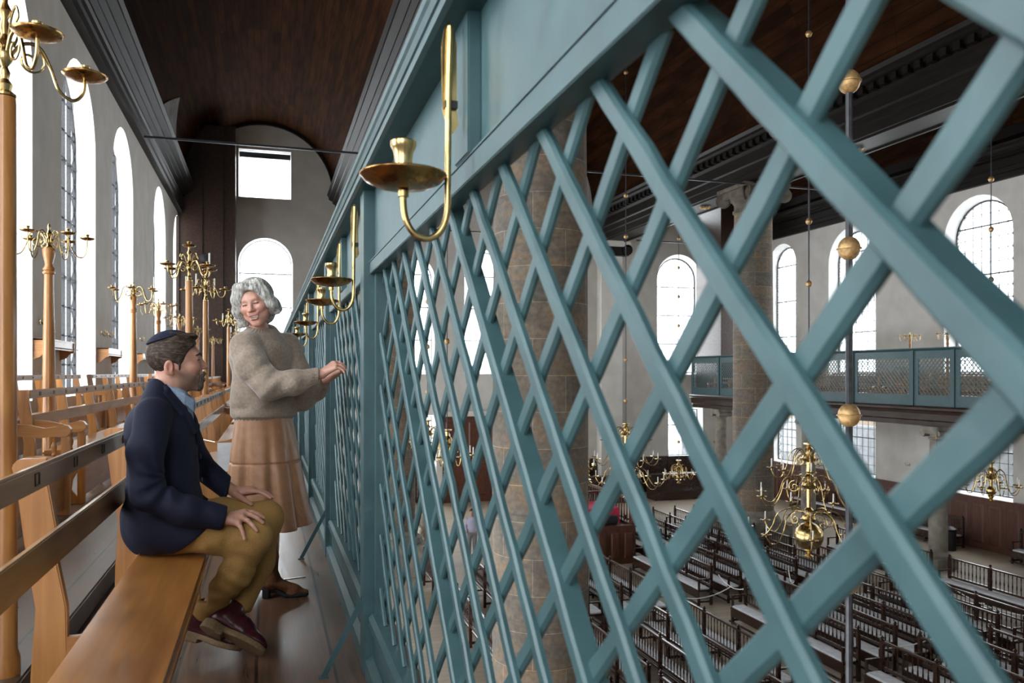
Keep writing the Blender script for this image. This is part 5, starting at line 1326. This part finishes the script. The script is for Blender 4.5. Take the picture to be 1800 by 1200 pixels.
        s.matrix_parent_inverse = Matrix.Translation(t.location).inverted() @ Matrix.Identity(4)
        s.matrix_parent_inverse = (Matrix.Translation(t.location) @ b.matrix_parent_inverse).inverted()
        for i in range(3):
            a = c + R @ A3((.105 + .022 * i, -.018, .088 - .010 * i)); e = c + R @ A3((.110 + .022 * i, .018, .088 - .010 * i))
            l = MB().tube([tuple(a), tuple((a + e) / 2 + R @ A3((0, 0, .006))), tuple(e)], .0022, 6).build('lace', BLACKC, None); l.parent = b; l.matrix_parent_inverse = s.matrix_parent_inverse
    boot('boot', (-.335, 3.695, .105), (-.10, 3.575, .045), (.25, .1, 1), (-.262, 3.64, .195))
    boot('boot', (-.235, 3.575, .165), (-.035, 3.50, .058), (.42, .62, .75), (-.112, 3.655, .195))
    return t
man()

# ------------------------------------------------------------ the standing woman
def woman():
    O = (-.052, 4.495, 1.566)
    fw = Vector((-.30, -.94, -.20)); right_img = Vector((math.cos(PSI), -math.sin(PSI), 0))
    up = Vector((0, 0, 1)) * math.cos(.22) - right_img * math.sin(.22)
    Rh = frame(fw, up)
    t = thing('person', 'laughing grey-haired woman in taupe sweater and tan skirt, hands on the lattice', 'person', (-.01, 4.6, 0))
    shR, elR, wrR = (-.105, 4.47, 1.335), (.015, 4.320, 1.140), (.270, 4.305, 1.190)
    shL, elL, wrL = (.11, 4.70, 1.345), (.19, 4.63, 1.06), (.318, 4.46, 1.172)
    kR = [(.335, 4.335, 1.252), (.345, 4.312, 1.250), (.347, 4.290, 1.240), (.343, 4.272, 1.224)]
    tR = [(.392, 4.350, 1.238), (.396, 4.318, 1.232), (.396, 4.290, 1.216), (.390, 4.266, 1.200)]
    thR = [(.285, 4.325, 1.20), (.325, 4.352, 1.222), (.362, 4.362, 1.236)]
    kL = [(.370, 4.42, 1.205), (.376, 4.44, 1.205), (.376, 4.46, 1.20), (.372, 4.475, 1.19)]
    tL = [(.402, 4.400, 1.222), (.406, 4.43, 1.220), (.406, 4.455, 1.212), (.402, 4.478, 1.20)]
    thL = [(.330, 4.44, 1.18), (.350, 4.41, 1.195), (.375, 4.395, 1.205)]
    td = Vector((.80, -.60, 0)).normalized(); Rt = frame(td, (0, 0, 1))     # chest direction
    C = lambda f, l, z: tuple(A3((-.015, 4.60, z)) + Rt @ A3((f, l, 0)))
    def body(p):
        q = (p - A3(O)) @ Rh * 1.06
        d = head_sdf(q, 1, True) / 1.06
        d = smin(d, rc(p, (-.045, 4.545, 1.49), (-.025, 4.58, 1.37), .046, .055), .03)
        d = smin(d, ucat([el(p, C(0, 0, 1.25), (.10, .15, .13), Rt), el(p, C(0, 0, 1.05), (.095, .13, .17), Rt), el(p, C(0, 0, .90), (.11, .16, .12), Rt)], .05), .03)
        for a, b, c in ((shR, elR, wrR), (shL, elL, wrL)): d = smin(d, chain(p, (a, b, c), (.042, .032, .023)), .02)
        d = smin(d, hand_sdf(p, wrR, kR, tR, thR, (.3, 0, 1), .0082, .010, .0125), .012); d = smin(d, hand_sdf(p, wrL, kL, tL, thL, (.2, 0, 1), .0080, .008, .012), .012)
        for s, y in ((-1, 4.52), (1, 4.70)): d = smin(d, chain(p, (C(0, -s * .08 * -1, .85), (.0 + .03 * s, y, .50), (-.01 + .04 * s, y, .12)), (.07, .05, .035)), .03)
        return d
    mesh_sdf('body', body, (-.22, 4.20, .06), (.44, 4.86, 1.72), .0036, SKIN, t, skin_color((.56, .30, .225), [(O, Rh / 1.06 * 1.06 * 1.06, 1, .030)]))
    GREY = mk_hair('silver_hair', (.12, .11, .10), (.38, .36, .33), (.62, .60, .56), (17, 17, 3))
    def hair(p):
        q = (p - A3(O)) @ Rh * 1.02
        d = el(q, (-.022, 0, .046), (.112, .094, .098))
        for s in (-1, 1):   # two soft curtains down to the jaw, flicked out at the ends
            d = smin(d, chain(q, ((.035, s * .058, .105), (.048, s * .082, .045), (.030, s * .094, -.015), (.008, s * .088, -.055 if s > 0 else -.085)), (.028, .022, .030, .026), .03), .03)
            d = smin(d, rc(q, (.0, s * .094, -.04), (.020, s * .116, -.070 if s > 0 else -.100), .024, .008), .02)
            d = smin(d, rc(q, (-.02, s * .10, -.02), (-.01, s * .122, -.06), .022, .008), .02)
        d = smin(d, chain(q, ((-.06, 0, .03), (-.070, 0, -.05), (-.055, 0, -.075)), (.075, .066, .045), .03), .03)
        d = smin(d, chain(q, ((.040, -.055, .108), (.075, -.015, .102), (.072, .035, .082), (.052, .068, .045)), (.016, .019, .018, .014), .02), .015)
        strand = np.sin(np.arctan2(q[:, 1], q[:, 0] + .02) * 30 + 2.0 * vnoise(q, 14, 2)) * .0014 + .0022 * vnoise(q * A3((1, 1, .22)), 90, 3)
        face = el(q, (.092, .004, -.014), (.066, .062, .094))
        d = smax(d + strand, -face, .010)
        return d
    mesh_sdf('hair', hair, (-.26, 4.33, 1.40), (.12, 4.68, 1.74), .0036, GREY, t)
    def brows(p):
        q = (p - A3(O)) @ Rh * 1.06
        return ucat([chain(q, ((.093, s * .014, .027), (.090, s * .030, .034), (.078, s * .045, .029)), (.0028, .0032, .0018), .002) for s in (-1, 1)], .001)
    mesh_sdf('eyebrows', brows, (-.2, 4.36, 1.53), (.02, 4.5, 1.64), .002, mk_hair('grey_brow', (.12, .09, .07), (.2, .16, .13), (.3, .26, .22)), t)
    # sweater
    m, nt, b = nmat('taupe_wool_knit'); co = coord(nt, 'Object', (1, 1, 1))
    n = N(nt, 'ShaderNodeTexNoise'); n.inputs['Scale'].default_value = 70; n.inputs['Detail'].default_value = 6; nt.links.new(co, n.inputs['Vector'])
    n2 = N(nt, 'ShaderNodeTexNoise'); n2.inputs['Scale'].default_value = 11; n2.inputs['Detail'].default_value = 3; nt.links.new(co, n2.inputs['Vector'])
    ad = N(nt, 'ShaderNodeMath', operation='ADD'); nt.links.new(n.outputs[0], ad.inputs[0]); nt.links.new(n2.outputs[0], ad.inputs[1])
    r = ramp(nt, [(.36, (.215, .165, .128)), (.64, (.33, .262, .208))]); hv = N(nt, 'ShaderNodeMath', operation='MULTIPLY'); hv.inputs[1].default_value = .5
    nt.links.new(ad.outputs[0], hv.inputs[0]); nt.links.new(hv.outputs[0], r.inputs[0]); nt.links.new(r.outputs[0], b.inputs['Base Color'])
    b.inputs['Roughness'].default_value = .95; b.inputs['Sheen Weight'].default_value = .35; b.inputs['Sheen Roughness'].default_value = .4; b.inputs['Specular IOR Level'].default_value = .1
    bp = N(nt, 'ShaderNodeBump'); bp.inputs['Strength'].default_value = .8; bp.inputs['Distance'].default_value = .004; nt.links.new(n.outputs[0], bp.inputs['Height']); nt.links.new(bp.outputs[0], b.inputs['Normal'])
    KNIT = m
    def sweater(p):
        q = (p - A3((-.015, 4.60, 0))) @ Rt
        d = ucat([el(p, C(-.01, 0, 1.285), (.150, .195, .15), Rt), el(p, C(.0, 0, 1.11), (.155, .195, .17), Rt), el(p, C(.005, 0, 1.00), (.158, .198, .14), Rt), rc(p, C(0, 0, 1.365), C(-.005, 0, 1.425), .088, .066)], .06)
        for s in (-1, 1): d = smin(d, rc(p, C(-.01, s * .05, 1.39), C(-.01, s * .14, 1.355), .055, .062), .05)
        sr = chain(p, (shR, (-.070, 4.39, 1.235), elR, (.14, 4.295, 1.150), (.252, 4.305, 1.182)), (.084, .082, .074, .062, .045), .03)
        sl = chain(p, (shL, (.16, 4.66, 1.19), elL, (.26, 4.54, 1.11), (.305, 4.475, 1.158)), (.080, .078, .070, .055, .042), .03)
        f = np.sin(p[:, 0] * 55 - p[:, 2] * 70 + 1.8 * vnoise(p, 12, 3)) * np.exp(-((p - A3((.0, 4.28, 1.17))) ** 2).sum(1) / .02) * .0035
        f += np.sin(p[:, 0] * 85 + 1.5 * vnoise(p, 12, 9)) * np.exp(-((p - A3((.20, 4.26, 1.13))) ** 2).sum(1) / .006) * .0025
        sr = sr + f
        ribw = np.sin(np.arctan2(q[:, 1], q[:, 0]) * 46) * .0024
        ax_ = (p @ A3((.98, 0, .2))); cuff = ((p[:, 0] > .215) & (p[:, 1] < 4.40)); a2 = np.arctan2(p[:, 2] - 1.175, p[:, 1] - 4.305)
        sr = sr + cuff * (np.sin(a2 * 20) * .0018)
        sr = smax(sr, p[:, 0] - .258, .003); sl = smax(sl, plane(p, (.302, 4.478, 1.158), (.75, -.6, .2)), .003)
        hem = np.clip((.966 - p[:, 2]) / .01, 0, 1); d = d + hem * (ribw + .012)
        col = np.clip((p[:, 2] - 1.405) / .01, 0, 1); d = d + col * ribw * .8
        d = d + .012 * np.exp(-((p[:, 2] - 1.01) / .018) ** 2) * (.5 + .5 * np.sin(np.arctan2(q[:, 1], q[:, 0]) * 7))
        d = smax(d, .905 - p[:, 2], .004)
        d = smin(d, sr, .02); d = smin(d, sl, .02)
        seam = np.abs(rc(p, (-.14, 4.40, 1.36), (-.115, 4.36, 1.16), .05, .05)) 
        d = smax(d, -rc(p, C(.01, 0, 1.445), C(.03, 0, 1.54), .052, .078), .006)
        return d + .0035 * vnoise(p, 20, 6)
    mesh_sdf('sweater', sweater, (-.28, 4.16, .88), (.36, 4.88, 1.53), .0046, KNIT, t)
    # skirt
    LEA = cloth('tan_leather', (.27, .135, .070), (.33, .172, .093), 30, .10, .42, .003)
    def skirt(p):
        u = np.clip((1.0 - p[:, 2]) / .63, 0, 1.1); q = (p - (A3((-.015, 4.60, 0)) + u[:, None] * A3((.02, -.005, 0)))) @ Rt
        a = np.arctan2(q[:, 1], q[:, 0]); ra = .135 + .11 * u ** 1.1; rb = .165 + .085 * u ** 1.1
        rr = np.hypot(q[:, 0] / ra, q[:, 1] / rb); plea = (np.cos(a * 9 + .6) * .5 + .5) ** 3 * .15 * u + .015 * np.sin(a * 5 + 2 * u)
        seam = .006 * np.exp(-((p[:, 2] - .72) / .004) ** 2)
        d = (rr - 1 + plea) * np.minimum(ra, rb) + seam
        d = np.maximum(d, .372 + .008 * np.sin(a * 4) - p[:, 2]); d = np.maximum(d, p[:, 2] - 1.01)
        inner = (rr - 1 + plea) * np.minimum(ra, rb) + .008; inner = np.maximum(inner, p[:, 2] - .60)
        return np.maximum(d, -inner) * .8
    mesh_sdf('skirt', skirt, (-.33, 4.29, .34), (.32, 4.92, 1.03), .0048, LEA, t)
    SUE = cloth('brown_suede', (.13, .052, .022), (.20, .085, .040), 150, .25, .9, .002)
    for nm, (x, y), dr in (('boot', (.045, 4.50), (.97, -.12, 0)), ('boot', (-.055, 4.62), (.97, .05, 0))):
        R = frame(dr, (0, 0, 1)); c = A3((x, y, 0))
        def bt(p):
            q = (p - c) @ R
            d = ucat([el(q, (-.03, 0, .085), (.042, .036, .045)), rc(q, (-.01, 0, .085), (.10, 0, .036), .036, .028), rc(q, (.10, 0, .028), (.160, 0, .024), .030, .017), chain(q, ((-.02, 0, .10), (-.03, 0, .22), (-.045, 0, .46)), (.036, .044, .060), .03)], .03)
            d = d + .0025 * vnoise(p * A3((1, 1, 2.2)), 40, 5)
            return np.maximum(d, .016 - q[:, 2] - 0)
        def hl(p):
            q = (p - c) @ R
            sole = np.maximum(ucat([el(q * A3((1, 1, 0)), (.09, 0, 0), (.085, .034, 9)), bx(q * A3((1, 1, 0)), (0.02, 0, 0), (.05, .024, 9), .01)], .02), np.abs(q[:, 2] - .012 - .045 * np.clip((.06 - q[:, 0]) / .08, 0, 1)) - .010)
            heel = bx(q, (-.045, 0, .030), (.020, .024, .030), .006)
            return smin(sole, heel, .01)
        b_ = mesh_sdf(nm, bt, (x - .13, y - .12, 0), (x + .22, y + .12, .50), .0045, SUE, t); b_['label'] = 'brown suede boot'
        s = mesh_sdf('boot_heel', hl, (x - .12, y - .10, -.01), (x + .22, y + .10, .12), .004, BLACKC, None); s.parent = b_; s.matrix_parent_inverse = (Matrix.Translation(t.location) @ b_.matrix_parent_inverse).inverted()
    return t
woman()

# ------------------------------------------------------------ two visitors far below in the hall
def visitor(x, y, ang, top, legs, label, hairc):
    t = thing('person', label, 'person', (x, y, ZH)); c, s = math.cos(ang), math.sin(ang)
    W = lambda f, l, z: (x + f * c - l * s, y + f * s + l * c, ZH + z)
    R = frame((c, s, 0), (0, 0, 1)); O = W(0.02, 0, 1.62)
    pt = lambda m: m
    def body(p):
        d = head_sdf((p - A3(O)) @ R)
        d = smin(d, rc(p, W(-.02, 0, 1.55), W(-.03, 0, 1.42), .05, .06), .03)
        d = smin(d, ucat([el(p, W(0, 0, 1.28), (.10, .15, .17), R), el(p, W(0, 0, 1.0), (.10, .14, .18), R)], .05), .03)
        for k in (-1, 1):
            d = smin(d, chain(p, (W(0, k * .17, 1.38), W(.0, k * .22, 1.12), W(.16, k * .16, .98)), (.04, .032, .024)), .02)
            H = W(.20, k * .15, .97); d = smin(d, hand_sdf(p, W(.16, k * .16, .98), [W(.22, k * (.15 + .02 * i), .965) for i in (-1, 0, 1, 2)], [W(.29, k * (.15 + .022 * i), .94) for i in (-1, 0, 1, 2)], [W(.17, k * .14, .975), W(.21, k * .11, .96)], (0, 0, 1)), .012)
            d = smin(d, chain(p, (W(0, k * .08, .9), W(.02, k * .09, .5), W(0, k * .10, .08)), (.07, .05, .035)), .03)
        return d
    mesh_sdf('body', body, (x - .36, y - .36, ZH), (x + .36, y + .36, ZH + 1.8), .009, SKIN, t, skin_color((.45, .25, .18), [(O, R, 0, .02)]))
    def sh(p):
        d = ucat([el(p, W(0, 0, 1.28), (.13, .19, .19), R), el(p, W(0, 0, 1.02), (.13, .175, .2), R)], .05)
        for k in (-1, 1): d = smin(d, chain(p, (W(0, k * .17, 1.38), W(.0, k * .22, 1.12), W(.13, k * .165, .99)), (.06, .05, .04)), .02)
        return np.maximum(d, ZH + .88 - p[:, 2]) + .004 * vnoise(p, 20, 1)
    mesh_sdf('shirt', sh, (x - .36, y - .36, ZH + .8), (x + .36, y + .36, ZH + 1.55), .012, top, t)
    def tr(p):
        d = el(p, W(0, 0, .92), (.13, .165, .12), R)
        for k in (-1, 1): d = smin(d, chain(p, (W(0, k * .085, .88), W(.02, k * .095, .5), W(0, k * .10, .08)), (.09, .07, .055)), .02)
        return d
    mesh_sdf('trousers', tr, (x - .3, y - .3, ZH + .02), (x + .3, y + .3, ZH + 1.08), .012, legs, t)
    def sho(p): return np.maximum(np.minimum(rc(p, W(-.03, -.10, .045), W(.16, -.10, .03), .045, .04), rc(p, W(-.03, .10, .045), W(.16, .10, .03), .045, .04)), ZH - p[:, 2])
    mesh_sdf('shoes', sho, (x - .3, y - .3, ZH - .01), (x + .3, y + .3, ZH + .12), .01, BLACKC, t)
    def hr(p):
        q = (p - A3(O)) @ R; return smax(el(q, (-.016, 0, .046), (.106, .088, .094)), -el(q, (.09, 0, -.02), (.07, .09, .085)), .01)
    mesh_sdf('hair', hr, (x - .2, y - .2, ZH + 1.5), (x + .2, y + .2, ZH + 1.85), .009, hairc, t)
BROWNH = mk_hair('dark_brown_hair', (.01, .007, .005), (.03, .02, .013), (.06, .04, .03))
visitor(6.75, 26.9, -1.9, cloth('lilac_shirt', (.42, .40, .52), (.52, .50, .62), 60), cloth('grey_trousers', (.22, .22, .24), (.3, .3, .32), 60), 'tiny visitor in a lilac shirt on the hall floor left of the massive pillar', BROWNH)
visitor(5.25, 28.0, -1.2, cloth('cream_top', (.6, .56, .48), (.7, .66, .58), 60), cloth('cream_trousers', (.5, .46, .4), (.6, .56, .5), 60), 'tiny far visitor in cream clothes seen through the leftmost lattice gaps', BROWNH)
